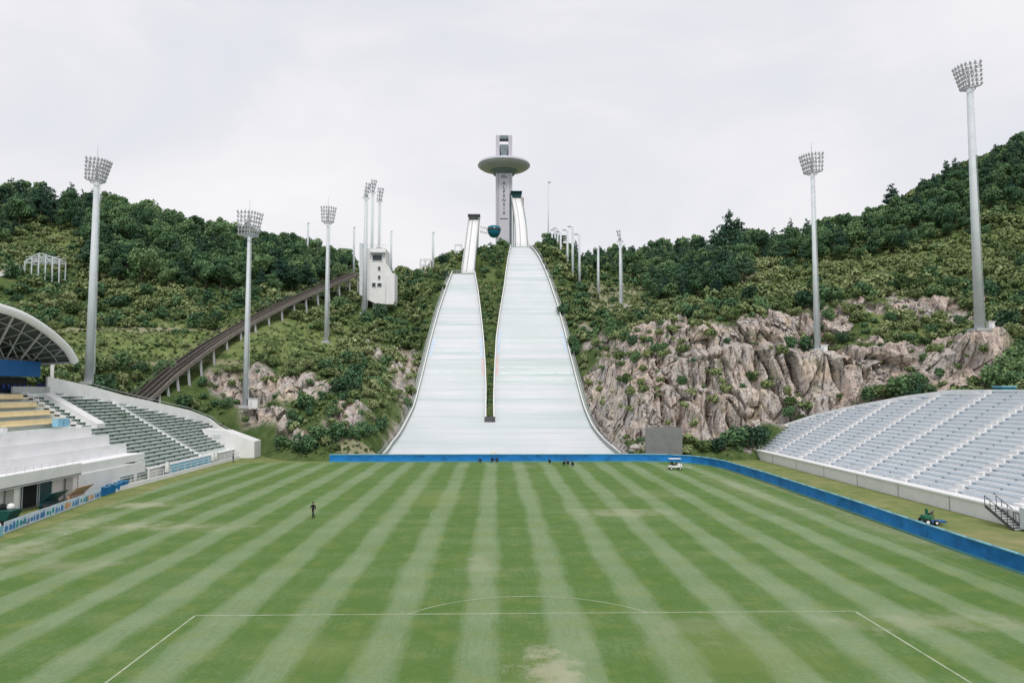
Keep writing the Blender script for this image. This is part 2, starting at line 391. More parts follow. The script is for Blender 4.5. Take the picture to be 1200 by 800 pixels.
# ------------------------------------------------------------------ terrain
FP = [(148, 482, 150), (172, 463, 157), (205, 434, 167), (250, 402, 182), (300, 373, 198), (345, 351, 216), (385, 334, 236), (416, 320.5, 258)]
FW = [Vector(onY(*q)) for q in FP]
def spline(P, n):
    out = []
    for i in range(len(P)-1):
        p0, p1, p2, p3 = P[max(i-1, 0)], P[i], P[i+1], P[min(i+2, len(P)-1)]
        for k in range(n):
            t = k/n; out.append(.5*((2*p1)+(p2-p0)*t+(2*p0-5*p1+4*p2-p3)*t*t+(3*p1-p0-3*p2+p3)*t**3))
    out.append(P[-1]); return out
FS = spline(FW, 6)
FSQ = FS[::2]
def sx_(px): a, b, c = ray(px, 430); return float(a/b)
COLS = {
 -420: [(80,'z',0),(100,455),(140,425),(185,360),(230,290),(280,235),(330,232),(400,300)],
 0:   [(100,'z',0),(112,'z',8),(118,440),(150,405),(180,370),(209,322),(214,317),(245,285),(272,250),(305,240),(360,290)],
 110: [(118,'z',0),(126,'z',9),(140,450),(152,432),(158,425),(180,397),(184,388),(188,387),(215,345),(240,308),(275,262),(310,250),(370,310)],
 200: [(150,'z',0),(155,480),(163,458),(174,431),(178,427),(192,393),(196,388),(218,350),(240,318),(272,285),(310,272),(370,330)],
 250: [(160,'z',0),(164,492),(169,464),(176,437),(180,427),(192,393),(196,388),(218,355),(240,325),(270,298),(310,285),(370,330)],
 310: [(154,'z',0),(158,503),(166,472),(173,438),(184,405),(200,378),(220,354),(245,330),(280,300),(310,292),(370,330)],
 380: [(139,'z',0),(146,521),(155,478),(170,442),(185,418),(200,402),(225,364),(250,342),(290,318),(330,312),(400,340)],
 440: [(139,'z',0),(146,522),(156,487),(172,452),(190,422),(215,385),(240,358),(262,342),(300,328),(350,322),(420,335)],
 485: [(139,'z',0),(148,512),(160,486),(180,452),(200,424),(230,375),(262,340),(300,328),(350,324),(420,335)],
 520: 'S', 575: 'S', 625: 'S', 655: 'S',
 700: [(139,'z',0),(147,518),(156,495),(170,456),(185,424),(200,398),(215,378),(235,358),(250,351),(262,344),(300,324),(340,312),(400,308),(470,315)],
 728: [(139,'z',0),(146,520),(152,492),(162,452),(176,412),(190,392),(205,376),(228,361),(245,356),(262,346),(300,325),(340,310),(400,306),(470,315)],
 760: [(139,'z',0),(145,520),(150,485),(160,428),(172,394),(185,384),(200,375),(230,357),(260,347),(290,330),(330,310),(400,305),(470,315)],
 820: [(139,'z',0),(145,518),(150,470),(160,398),(165,378),(176,369),(200,356),(230,338),(260,322),(300,308),(350,300),(420,315)],
 880: [(140,'z',0),(147,515),(152,460),(159,398),(163,377),(180,358),(205,335),(230,315),(260,298),(300,290),(350,292),(420,315)],
 940: [(144,'z',0),(150,492),(155,450),(160,414),(166,400),(169,378),(174,370),(190,350),(215,322),(240,302),(270,288),(300,284),(350,305)],
 965: [(140,'z',0),(149,492),(152,462),(155,420),(166,410),(169,388),(174,370),(178,352),(196,338),(215,315),(240,295),(270,282),(300,278),(350,300)],
 1020:[(130,'z',0),(140,488),(147,455),(151,425),(160,410),(164,388),(170,374),(175,352),(190,338),(205,318),(230,290),(252,272),(280,262),(310,260),(370,300)],
 1100:[(112,'z',0),(130,466),(139,445),(144,420),(155,400),(164,378),(169,374),(174,352),(190,328),(215,295),(240,260),(268,230),(295,218),(330,216),(380,260)],
 1148:[(108,'z',0),(124,460),(132,440),(136,414),(143,391),(148,388),(158,372),(172,350),(190,322),(215,285),(240,245),(270,212),(298,196),(335,194),(380,230)],
 1200:[(104,'z',0),(118,455),(130,430),(135,408),(145,393),(165,358),(190,320),(215,276),(240,232),(270,196),(300,178),(340,176),(390,220)],
 1330:[(100,'z',0),(112,452),(130,420),(145,385),(170,340),(200,280),(240,205),(280,150),(320,140),(390,180)],
 1700:[(90,'z',0),(105,440),(130,400),(160,340),(200,260),(250,180),(320,120),(390,150)],
}
SG = np.arange(-1.35, 1.36, .004); YG = np.arange(84, 486, 1.0)
_c = sorted(COLS); _s = np.array([sx_(p) for p in _c]); _z = np.zeros((len(_c), len(YG)))
for i, pxc in enumerate(_c):
    L = COLS[pxc]
    if L == 'S':
        z = Zs(YG)-.7; z = np.where(YG > 300, np.minimum(z, Zs(300)-.7+(YG-300)*.04), z)
        if pxc < 560: z = np.where(YG > 243, np.minimum(z, Zs(243)-.7+(YG-243)*.24), z)
        _z[i] = z; continue
    ys = [q[0] for q in L]; zs = [q[2] if q[1] == 'z' else onY(pxc, q[1], q[0])[2] for q in L]
    _z[i] = np.interp(YG, ys, zs)
GZ = np.zeros((len(SG), len(YG)))
for j in range(len(YG)): GZ[:, j] = np.interp(SG, _s, _z[:, j])
def blur(A, sig, ax):
    r = int(3*sig)+1; k = np.exp(-.5*(np.arange(-r, r+1)/sig)**2); k /= k.sum()
    P = np.pad(A, [(r, r) if a == ax else (0, 0) for a in (0, 1)], mode='edge')
    return np.apply_along_axis(lambda v: np.convolve(v, k, 'valid'), ax, P)
GZ = blur(GZ, 3.0, 0); GZ = blur(GZ, .7, 1)
def grid_z(s, Y):
    fi = np.clip((s-SG[0])/.004, 0, len(SG)-1.001); fj = np.clip(Y-YG[0], 0, len(YG)-1.001)
    i, j = fi.astype(int), fj.astype(int); a, b = fi-i, fj-j
    return GZ[i, j]*(1-a)*(1-b)+GZ[i+1, j]*a*(1-b)+GZ[i, j+1]*(1-a)*b+GZ[i+1, j+1]*a*b
PADS = [onY(*q) for q in ((104,450,143),(287,479,165),(297.5,477,165),(382,402,200),(427,369,226),(957.5,411,158),(964.5,411,158.5),(1148,388,138),(1161,385,138),(727.5,362,235),(673,350,252),(701,352,248),(679,344,250),(671,341,256))]
def pad_w(x, y):
    w = np.zeros(np.broadcast(x, y).shape); zt = np.zeros_like(w)
    for p in PADS:
        k = np.clip(1-(np.hypot(x-p[0], y-p[1])-2.0)/3.0, 0, 1); k = k*k*(3-2*k); zt = np.where(k > w, p[2], zt); w = np.maximum(w, k)
    return w, zt
def inpoly(px, py, poly):
    r = np.zeros(np.shape(px), bool); n = len(poly)
    for i in range(n):
        x0, y0 = poly[i]; x1, y1 = poly[(i+1) % n]
        if y0 == y1: continue
        c = ((y0 > py) != (y1 > py)) & (px < (x1-x0)*(py-y0)/(y1-y0)+x0); r ^= c
    return r
ROCKS = [[(686,440),(694,420),(716,406),(738,392),(766,374),(800,367),(862,374),(905,368),(958,360),(966,405),(1010,412),(1060,402),(1110,392),(1175,396),(1186,420),(1180,442),(1100,462),(1000,487),(905,505),(880,524),(700,518),(694,500),(686,470)],
 [(945,378),(1000,352),(1060,344),(1110,346),(1145,348),(1160,362),(1120,372),(1060,368),(1000,374),(965,396)],
 [(236,434),(288,430),(292,476),(250,476)],[(290,430),(330,438),(382,450),(388,470),(355,474),(300,458)],[(292,480),(342,480),(342,504),(300,504)],
 [(428,388),(446,396),(448,428),(432,424)],[(458,405),(487,412),(482,470),(460,446)],[(382,482),(432,478),(428,502),(388,502)],[(330,505),(372,506),(372,522),(335,520)],
 [(694,380),(716,376),(716,400),(694,410)],[(1150,376),(1195,372),(1195,392),(1160,394)],[(455,478),(482,470),(476,500),(452,518)]]
GRASS = [[(60,384),(205,384),(330,384),(345,398),(300,412),(230,428),(120,428),(40,430)],[(300,372),(420,392),(380,430),(300,420)],
 [(690,330),(760,330),(762,364),(690,362)],[(860,310),(1000,300),(1130,270),(1200,250),(1200,300),(1100,335),(950,345),(860,345)],[(1000,368),(1140,360),(1150,388),(1010,398)],
 [(500,322),(530,320),(520,350),(490,345)],[(55,248),(95,255),(92,300),(55,292)],[(250,380),(300,368),(330,378),(260,392)]]
PALE = [[(690,335),(758,335),(758,364),(690,362)],[(395,515),(460,512),(455,532),(395,530)],[(60,386),(300,386),(300,390),(60,390)],[(100,424),(285,424),(285,428),(100,428)],
        [(0,312),(26,306),(26,314),(0,324)],[(860,318),(905,322),(905,340),(868,338)],[(700,515),(760,515),(760,531),(716,530)]]
def masks(x, y, z):
    px, py = proj(x, y, z)
    jx = (fbm(x*.16, y*.16, z*.16, 5)-.5)*60; jy = (fbm(x*.16, y*.16, z*.16, 9)-.5)*42
    qx, qy = px+jx, py+jy
    rock = np.zeros(np.shape(px)); grs = np.zeros(np.shape(px)); pal = np.zeros(np.shape(px))
    front = (y < 215)
    for P in ROCKS: rock = np.maximum(rock, inpoly(qx, qy, P)*front)
    for P in GRASS: grs = np.maximum(grs, inpoly(qx, qy, P)*1.0)
    for P in PALE: pal = np.maximum(pal, inpoly(px+jx*.25, py+jy*.15, P)*1.0)
    return rock, grs, pal
def clampz(x, Y, z):
    sr = np.where(Y < YK125+1, Zs(Y), Zs(YK125)+(Y-YK125)*.05)
    xl = np.where(Y < YK98+3, eLL(np.minimum(Y, YK98)), eRL(np.minimum(Y, YK125)))-1.6
    xr = eRR(np.minimum(Y, YK125))+1.6
    d = np.maximum(np.maximum(xl-x, x-xr), 0)
    lim = sr-.55
    w = np.clip(1-d/5.0, 0, 1); w = np.where((Y > 139) & (Y < YK125+4), w, 0)
    inside = (d <= 0) & (Y > 139) & (Y < YK125+4)
    strip = (x > eLR(np.minimum(Y, YK98))) & (x < eRL(np.minimum(Y, YK125))) & (Y > YDIV) & (Y < YK125)
    z2 = z*(1-w)+np.where(inside, np.minimum(z, lim), lim+(fbm(x*.3, Y*.3, 0, 3)-.4)*1.2)*w
    z2 = np.where(inside & ~strip, np.minimum(z2, lim-.6), z2)
    fz = np.full(np.shape(z2), 1e3); fd = np.full(np.shape(z2), 1e3)
    for p in FSQ:
        dd = np.hypot(x-p.x, Y-p.y); m_ = dd < fd; fd = np.where(m_, dd, fd); fz = np.where(m_, p.z-1.7, fz)
    wf = np.clip((9-fd)/4.5, 0, 1); z2 = np.where(z2 > fz, z2*(1-wf)+fz*wf, z2)
    wp, zp = pad_w(x, Y); z2 = z2*(1-wp)+(zp-.15)*wp
    low = (np.abs(x+.0385*Y) < 5) & (Y > YK98-.5) & (Y < 268)
    z2 = np.where(low, np.minimum(z2, Zs(YK98)-1.2+np.clip(Y-246, 0, 30)*.30), z2)
    low = (np.abs(x-.034*Y) < 6) & (Y > YK125-.5) & (Y < 305)
    z2 = np.where(low, np.minimum(z2, Zs(YK125)-1.0), z2)
    return z2
def terr(s, Y, detail=True):
    x = s*Y; z = grid_z(s, Y)
    amp = np.clip((z-1)/8, 0, 1)
    flat = np.clip((1.2-z)/1.2, 0, 1); z = z-.7*flat
    und = ((fbm(x*.06, Y*.06, 0, 21)-.5)*3.2+(fbm(x*.22, Y*.22, 0, 33)-.5)*1.8)*amp
    z = z+und*.8
    z = clampz(x, Y, z)
    return x, Y, z
def tz(x, y):
    s = np.asarray(x, float)/np.asarray(y, float); r = terr(s, np.asarray(y, float))[2]
    return float(r) if np.ndim(r) == 0 else r
def displaced(s, Y):
    x, y, z = terr(s, Y)
    gz = grid_z(s, Y)
    rock, grs, pal = masks(x, y, gz)
    rs = rock.astype(float)
    for ax in (0, 1): rs = blur(rs, 1.2, ax)
    rs_c = rs; rs = rs*(1-pad_w(x, y)[0])
    wx = (vnoise(x*.13, y*.13, z*.13, 4)-.5)*5; wz = (vnoise(x*.11, y*.11, z*.11, 6)-.5)*5
    wx = (vnoise(x*.10, y*.10, z*.10, 4)-.5)*4; wz = (vnoise(x*.09, y*.09, z*.09, 6)-.5)*6
    f1, f2, cid, tl = worley((x+wx)*.14, y*.04, (z+wz)*.040, 40)
    g1, g2, cid2, tl2 = worley((x+wx*.6)*.38, y*.09, (z+wz*.5)*.10, 60)
    h1, h2, cid3, tl3 = worley(x*1.2, y*.5, z*.42, 80)
    crack = np.clip((f2-f1)/.10, 0, 1); crack2 = np.clip((g2-g1)/.12, 0, 1); crack3 = np.clip((h2-h1)/.2, 0, 1)
    lz = (z+wz*1.2+cid*5)/8.5; ledge = (lz-np.floor(lz)); ledge = np.where(ledge < .86, ledge/.86, (1-ledge)/.14)
    D = (cid-.5)*7.0+tl*9.0+(crack-1)*3.2+(cid2-.5)*2.2+tl2*3.0+(crack2-1)*1.4+(cid3-.5)*.35+tl3*.5+(crack3-1)*.15+ledge*3.4-1.7+(fbm(x*.9, y*.7, z*.5, 77)-.5)*.25
    steep = np.clip((np.gradient(z, axis=1)/np.maximum(np.gradient(y, axis=1), 1e-3)-.35)/.8, .15, 1)
    inner = np.clip((z-.8)/4, 0, 1)
    y2 = y-rs*D*steep*.8*inner
    x2 = x+rs*(fbm(x*.3, y*.3, z*.25, 91)-.5)*.8*inner
    z2 = z+rs*((cid2-.5)*1.6+(cid-.5)*2.0+(cid3-.5)*.6+(crack2-1)*.8+(fbm(x*.9, y*.9, 0, 97)-.5)*.5)*inner*(1.15-steep)*1.2
    z2 = z2+(1-rs)*(fbm(x*.5, y*.5, 0, 99)-.5)*1.0*np.clip((z-1)/5, 0, 1)*np.clip(1.0-grs*.6, 0, 1)
    return x2, y2, z2, rs_c, grs, pal
def grid_mesh(name, s, Y, skip=None):
    S, YY = np.meshgrid(s, Y, indexing='ij')
    x, y, z, r, g, p = displaced(S, YY)
    x = np.where(YY < 0, x, x)
    V = np.stack([x, y, z], -1).reshape(-1, 3); n, m = S.shape
    I = np.arange(n*m).reshape(n, m)
    Q = np.stack([I[:-1, :-1], I[1:, :-1], I[1:, 1:], I[:-1, 1:]], -1)
    zq = z[:-1, :-1]; keep = np.ones(zq.shape, bool)
    if skip is not None:
        keep &= ~((S[:-1, :-1] >= skip[0]) & (S[1:, 1:] <= skip[1]) & (YY[:-1, :-1] >= skip[2]) & (YY[1:, 1:] <= skip[3]))
    Q = Q[keep]
    me = np_mesh(name, V, Q.reshape(-1, 4), [HILLM], True)
    ca = me.color_attributes.new('rock', 'FLOAT_COLOR', 'POINT')
    C = np.stack([np.clip(r, 0, 1), g, p, np.ones_like(r)], -1).reshape(-1).astype(np.float32)
    ca.data.foreach_set('color', C)
    # rock facets stay sharp, soil stays smooth
    rq = r.reshape(-1)[Q.reshape(-1, 4)].mean(1); me.polygons.foreach_set('use_smooth', rq < .5)
    e1 = V[Q.reshape(-1, 4)[:, 2]]-V[Q.reshape(-1, 4)[:, 0]]; e2 = V[Q.reshape(-1, 4)[:, 3]]-V[Q.reshape(-1, 4)[:, 1]]; N_ = np.cross(e1, e2); N_ /= np.maximum(np.linalg.norm(N_, axis=1, keepdims=True), 1e-9)
    sel = (rq > .6) & (np.abs(N_[:, 2]) > .70); ROCKPTS.append(V[Q.reshape(-1, 4)[sel, 0]])
    o = bpy.data.objects.new(name, me); COL.objects.link(o); tag(o, kind='structure'); return o
ROCKPTS = []
RK = (sx_(676), sx_(1196), 141.0, 190.0)
sA = np.arange(-1.30, 1.31, .0028); yA = np.concatenate([np.arange(85, 139, 1.0), np.arange(139, 215, .42), np.arange(215, 360, 1.1), np.arange(360, 482, 4)])
sB = np.arange(RK[0], RK[1], .0014); yB = np.concatenate([np.arange(141, 172, .17), np.arange(172, 190.2, .35)])
# snap the coarse grid to the fine patch so both meet
sA = np.unique(np.concatenate([sA[(sA < RK[0]-.001) | (sA > sB[-1]+.001)], sB[::2], [sB[-1]]])); yA = np.unique(np.concatenate([yA[(yA < 140.9) | (yA > yB[-1]+.1)], yB[::2], [yB[-1]]]))
grid_mesh('hillside', sA, yA, (sB[0]+.002, sB[-1]-.002, 141.3, yB[-1]-.4))
grid_mesh('rock_face', sB, yB)

# ------------------------------------------------------------------ ground, pitch, markings
def sheet(name, pts, z, mat, kind='structure', n=1):
    mb = MB(); mb.add([(x, y, z) for x, y in pts], [tuple(range(len(pts)))]); return tag(mb.build(name, mat), kind=kind)
sheet('ground', [(-2500, -800), (2500, -800), (2500, 4000), (-2500, 4000)], 0, FIELDM)
sheet('pitch_turf', [(-46, 14), (39.0, 14), (39.0, 128), (36, 135), (32, 137.6), (-47.5, 137.6), (-47.5, 110), (-44.5, 70)], .01, PITCHM)
def line_mat():
    m, nt, b = base_mat('pitch_line', .9, .1); n = noise(nt, pos(nt), 1.1, 5, .7)
    nt.links.new(ramp(nt, n, [(.32, (.24, .32, .17)), (.52, (.38, .44, .30)), (.72, (.50, .54, .42))]), b.inputs['Base Color']); return m
LINE = line_mat()
BX, BY = 2.0, 45.2
mk = MB()
def ln(x0, y0, x1, y1, w=.12):
    d = Vector((x1-x0, y1-y0, 0)).normalized(); n_ = Vector((-d.y, d.x, 0))*w/2
    mk.add([(x0-n_.x, y0-n_.y, .02), (x0+n_.x, y0+n_.y, .02), (x1+n_.x, y1+n_.y, .02), (x1-n_.x, y1-n_.y, .02)], [(0, 3, 2, 1)])
def arc(cx, cy, r, a0, a1, n, w=.12):
    for i in range(n):
        a, b = a0+(a1-a0)*i/n, a0+(a1-a0)*(i+1)/n
        P = [(cx+(r+k*w/2)*math.cos(t), cy+(r+k*w/2)*math.sin(t), .024) for k, t in ((-1, a), (1, a), (1, b), (-1, b))]
        mk.add(P, [(0, 1, 2, 3)])
ln(BX-20.16, BY, BX+20.16, BY, .11); ln(BX-20.16, BY-16.5, BX-20.16, BY-.08, .12); ln(BX+20.16, BY-16.5, BX+20.16, BY-.08, .12)
a_ = math.acos(5.5/9.15); arc(BX, BY-5.5, 9.15, math.pi/2-a_, math.pi/2+a_, 40, .10)
tag(mk.build('pitch_markings', LINE), kind='structure'); mk = MB()
ln(BX-33.7, BY+36.3, BX+34, BY+36.3, .10); arc(BX, BY+36.3, 9.15, 0, 2*math.pi, 64, .10)
ln(BX-33.8, BY-16.5, BX-33.8, BY+88, .09); ln(BX+34.1, BY-16.5, BX+34.1, BY+88, .09)
ln(BX-33.7, BY+88.2, BX+34, BY+88.2, .08)
LINE2 = simple('faded_line', (.24, .32, .17), .9, var=.25, scale=.8)
tag(mk.build('faded_markings', LINE2), kind='structure')

# ------------------------------------------------------------------ ski jumps
def ribbon(xl, xr, Ys, dz, nx=8):
    mb = MB(); V = []; Fs = []
    for Y in Ys:
        a, b = float(xl(Y)), float(xr(Y))
        for i in range(nx+1): V.append((a+(b-a)*i/nx, Y, float(Zs(Y))+dz))
    for j in range(len(Ys)-1):
        for i in range(nx):
            k = j*(nx+1)+i; Fs.append((k, k+1, k+nx+2, k+nx+1))
    return mb.add(V, Fs)
def slab(xl, xr, Ys, dz, th):
    mb = ribbon(xl, xr, Ys, dz); n = len(mb.v); nx = 8
    mb.v += [(x, y, z-th) for x, y, z in mb.v[:n]]
    mb.f += [tuple(n+i for i in reversed(f)) for f in list(mb.f)]
    R = len(Ys)
    for j in range(R-1):
        for i in (0, nx):
            k = j*(nx+1)+i; mb.f.append((k, k+nx+1, n+k+nx+1, n+k) if i == 0 else (k, n+k, n+k+nx+1, k+nx+1))
    for j in (0, R-1):
        for i in range(nx):
            k = j*(nx+1)+i; mb.f.append((k, n+k, n+k+1, k+1) if j == 0 else (k, k+1, n+k+1, n+k))
    return mb
# the flat outrun where both hills meet
Yo = list(np.arange(138.7, YDIV, 1.5))+[YDIV-.02]
ou = slab(lambda Y: eLL(Y)-(2.0 if Y < 141 else 0), lambda Y: eRR(Y)+(1.5 if Y < 141 else 0), Yo, 0, .35)
tag(ou.build('ski_outrun', SLOPE, smooth_=False), 'white matted outrun where both ski jump slopes merge behind the long blue barrier', 'outrun')
def guard(e, side, Ya, Yb, root):
    Ys = list(np.arange(Ya, Yb, 2.0))+[Yb]
    mb = MB(); mb.wall([(float(e(Y))+side*.12, Y, float(Zs(Y))-.3, float(Zs(Y))+.95) for Y in Ys], .14)
    g = mb.build('guard_wall', GREENG, root)
    mb = MB(); mb.wall([(float(e(Y))+side*.12, Y, float(Zs(Y))+.955, float(Zs(Y))+1.05) for Y in Ys], .26)
    mb.build('wall_cap', WHITE, g)
    mb = MB()
    for a, b in zip(Ys[:-1], Ys[1:]):
        xa, xb = float(e(a))+side*.22, float(e(b))+side*.22; za, zb = float(Zs(a)), float(Zs(b)); w = side*.95
        mb.add([(xa, a, za+.1), (xa+w, a, za+.1), (xb+w, b, zb+.1), (xb, b, zb+.1), (xa, a, za-.8), (xa+w, a, za-.8), (xb+w, b, zb-.8), (xb, b, zb-.8)],
               [(0, 1, 2, 3), (4, 7, 6, 5), (0, 4, 5, 1), (2, 6, 7, 3), (1, 5, 6, 2), (0, 3, 7, 4)])
    if e in (eLR, eRL): return
    mb.build('stair_walkway', GREENG, root)
    mb = MB()
    for i, (a, b) in enumerate(zip(Ys[:-1], Ys[1:])):
        xa, xb = float(e(a))+side*1.2, float(e(b))+side*1.2; za, zb = float(Zs(a)), float(Zs(b))
        mb.tube((xa, a, za+.1), (xa, a, za+1.05), .035, n=5); mb.tube((xa, a, za+1.05), (xb, b, zb+1.05), .035, n=5); mb.tube((xa, a, za+.6), (xb, b, zb+.6), .025, n=4)
    mb.build('handrail', STEEL, root)
K98 = empty('ski_jump', (float(eLL(190)+eLR(190))/2, 190, float(Zs(190))), 'smaller left white ski jump with lower start frame beside the round observation tower', 'ski jump')
K125 = empty('ski_jump', (float(eRL(190)+eRR(190))/2, 190, float(Zs(190))), 'larger right white ski jump whose teal capped start ramp stands before the tower', 'ski jump')
def YS(a, b): return list(np.arange(a, b, 2.0))+[b]
slab(eLL, eLR, YS(YDIV, YK98), 0, .4).build('landing_slope', SLOPE, K98)
slab(eRL, eRR, YS(YDIV, YK125), 0, .4).build('landing_slope', SLOPE, K125)
YB0 = 143.5
guard(eLL, -1, YB0, YK98, K98); guard(eLR, 1, YDIV, YK98, K98); guard(eRL, -1, YDIV, YK125, K125); guard(eRR, 1, YB0, YK125, K125)
# closed end of the strip between the hills
zz = float(Zs(YDIV)); xa, xb = float(eLR(YDIV)), float(eRL(YDIV))
mb = MB().box(((xa+xb)/2, YDIV-.1, zz+.45), (xb-xa+.3, .2, 1.5)); mb.build('end_wall', DSTEEL, K125)
# distance marks at the slope sides
def mark(e, side, pya, pyb, w, mat, root, off=.25):
    pa = hill_pt(600, pya)[1]; pb = hill_pt(600, pyb)[1]; mb = MB(); n = 6
    for i in range(n):
        a, b = pa+(pb-pa)*i/n, pa+(pb-pa)*(i+1)/n
        xa, xb = float(e(a))-side*off, float(e(b))-side*off
        mb.add([(xa, a, float(Zs(a))+.02), (xa-side*w, a, float(Zs(a))+.02), (xb-side*w, b, float(Zs(b))+.02), (xb, b, float(Zs(b))+.02)], [(0, 1, 2, 3) if side < 0 else (0, 3, 2, 1)])
    mb.build('distance_mark', mat, root)
PBM = simple('mark_blue', (.56, .66, .78), .6, var=.1); PGM = simple('mark_green', (.62, .74, .70), .6, var=.12)
for e, sd, rt in ((eLL, -1, K98), (eLR, 1, K98), (eRL, -1, K125), (eRR, 1, K125)):
    mark(e, sd, 418 if rt is K98 else 413, 396 if rt is K98 else 388, .8, PBM, rt)
mark(eRL, -1, 440, 416, .5, REDP, K125); mark(eLR, 1, 440, 420, .5, REDP, K98)
def cross_line(xl, xr, py, th, mat, root):
    a = hill_pt(600, py)[1]; b = a+th; z = float(Zs(a)); z2 = float(Zs(b)); mb = MB()
    mb.add([(float(xl(a))+1, a, z+.015), (float(xr(a))-1, a, z+.015), (float(xr(b))-1, b, z2+.015), (float(xl(b))+1, b, z2+.015)], [(0, 1, 2, 3)])
    mb.build('distance_line', mat, root)
for py, th in ((446, .5), (438, .7), (431, .45), (400, .3)): cross_line(eRL, eRR, py, th, PGM, K125)
for py, th in ((436, .35), (412, .3)): cross_line(eLL, eLR, py, th, PGM, K98)

def inrun(root, path, w, wall_h, cap, capmat, legs):
    # path: world points from the take-off table up to the start
    P = [Vector(p) for p in path]
    def strip(x0, x1, z0, z1):
        mb = MB(); 
        for a, b in zip(P[:-1], P[1:]):
            mb.add([(a.x+x0, a.y, a.z+z0), (a.x+x1, a.y, a.z+z0), (b.x+x1, b.y, b.z+z0), (b.x+x0, b.y, b.z+z0),
                    (a.x+x0, a.y, a.z+z1), (a.x+x1, a.y, a.z+z1), (b.x+x1, b.y, b.z+z1), (b.x+x0, b.y, b.z+z1)],
                   [(4, 5, 6, 7), (0, 3, 2, 1), (0, 1, 5, 4), (3, 7, 6, 2), (0, 4, 7, 3), (1, 2, 6, 5)])
        return mb
    strip(-w/2, w/2, -.5, 0).build('inrun_track', WHITE, root)
    strip(-w/2-.35, -w/2-.003, -1.4, wall_h).build('side_wall', CONCG, root)
    strip(w/2+.003, w/2+.35, -1.4, wall_h).build('side_wall', GREENG, root)
    strip(-.75, -.35, .003, .10).build('ski_track', CONCG, root)
    tr = MB()
    for a, b in zip(P[:-1], P[1:]):
        for s in (-1, 1):
            A = Vector((a.x+s*w/2, a.y, a.z-3.2)); B = Vector((b.x+s*w/2, b.y, b.z-3.2))
            tr.beam(A, B, .25); tr.beam(A, (b.x+s*w/2, b.y, b.z-1.3), .15); tr.beam(B, (b.x+s*w/2, b.y, b.z-1.3), .15)
    tr.build('truss', STEEL, root)
    for k in legs:
        p = P[k]; g = tz(p.x, p.y)
        for s in (-1, 1):
            MB().beam((p.x+s*w*.45, p.y, g-1), (p.x+s*w*.45, p.y, p.z-1.4), .7).build('pylon', STEEL, root)
    t = P[-1]
    c = MB().box((t.x, t.y+1.8, t.z+cap*.5+.3), (w+.9, 5, cap)); c.box((t.x, t.y+.6, t.z+cap+.5), (w+1.3, 6.0, .3))
    c.build('start_house', capmat, root, bevel=.15)
def arcpath(p0, p1, y0, y1, n, e=1.5, bend=0):
    L = []
    for i in range(n+1):
        t = i/n; px = p0[0]+(p1[0]-p0[0])*t+bend*math.sin(math.pi*t)
        py = p0[1]+(p1[1]-p0[1])*t
        Yt = y0+(y1-y0)*(t**(1/e))
        L.append(onY(px, py, Yt))
    return L
inrun(K98, arcpath((548.5, 318.5), (555.5, 257), YK98+5, 302, 12, 1.35), 4.0, 1.5, 1.1, simple('cap_grey', (.20, .21, .23), .5), (5, 8, 11))
inrun(K125, arcpath((611.5, 289.0), (605.0, 232), YK125+6, 362, 14, 1.35, bend=1.5), 4.6, 1.7, 2.4, DTEAL, (4, 8, 12))
# take-off tables
for rt, e0, e1, Y in ((K98, eLL, eLR, YK98), (K125, eRL, eRR, YK125)):
    a, b = float(e0(Y)), float(e1(Y)); z = float(Zs(Y))
    MB().box(((a+b)/2, Y+3.1, z-.1), (b-a-.3, 6, 1.0)).build('take_off_table', GREENG, rt)
    mb = MB()
    for i in range(11): mb.tube((a+(b-a)*i/10, Y+.25, z+.3), (a+(b-a)*i/10, Y+.25, z+1.3), .05, n=5)
    mb.tube((a, Y+.25, z+1.3), (b, Y+.25, z+1.3), .06, n=5); mb.build('railing', STEEL, rt)
# lift tower on right side of K125 start
c = onY(612.6, 243, 364); MB().box(c, (1.1, 2.5, 9.5)).build('lift_shaft', PINK, K125)
p = onY(598.2, 247, 366); MB().beam((p[0], p[1], tz(p[0], p[1])), (p[0], p[1], p[2]+9), 1.1).build('pylon', TOWERD, K125)

# teal start cabin on a post, with its bridge
c = onY(579, 271, 322); cab = empty('start_cabin', (c[0], c[1], tz(c[0], c[1])), 'small round teal cabin on a post between the two ski jump start ramps', 'cabin')
mb = MB(); mb.lathe((c[0], c[1], c[2]), [(.5, -2.9), (1.7, -2.5), (2.5, -1.4), (3.0, 0), (3.05, 1.2), (2.8, 2.0), (2.0, 2.35), (.3, 2.45)], 20); mb.build('body', TEAL, cab, True)
mb = MB(); mb.lathe((c[0], c[1], c[2]), [(3.03, .15), (3.1, .3), (3.1, 1.1), (3.0, 1.2)], 20); mb.build('window_band', GLASS, cab, True)
MB().tube((c[0]+1.2, c[1], tz(c[0], c[1])-1), (c[0]+1.2, c[1], c[2]-2.2), .3).build('post', STEEL, cab)
mb = MB(); q = onY(562.5, 273, 318)
for dz in (-1.1, 1.1): mb.beam((q[0], q[1], c[2]+dz), (c[0]-2.4, c[1], c[2]+dz), .22)
for i in range(5): 
    x = q[0]+(c[0]-2.4-q[0])*i/4; mb.beam((x, c[1]-1, c[2]-1.1), (x, c[1]-1, c[2]+1.1), .12)
mb.build('bridge', PINK, cab)

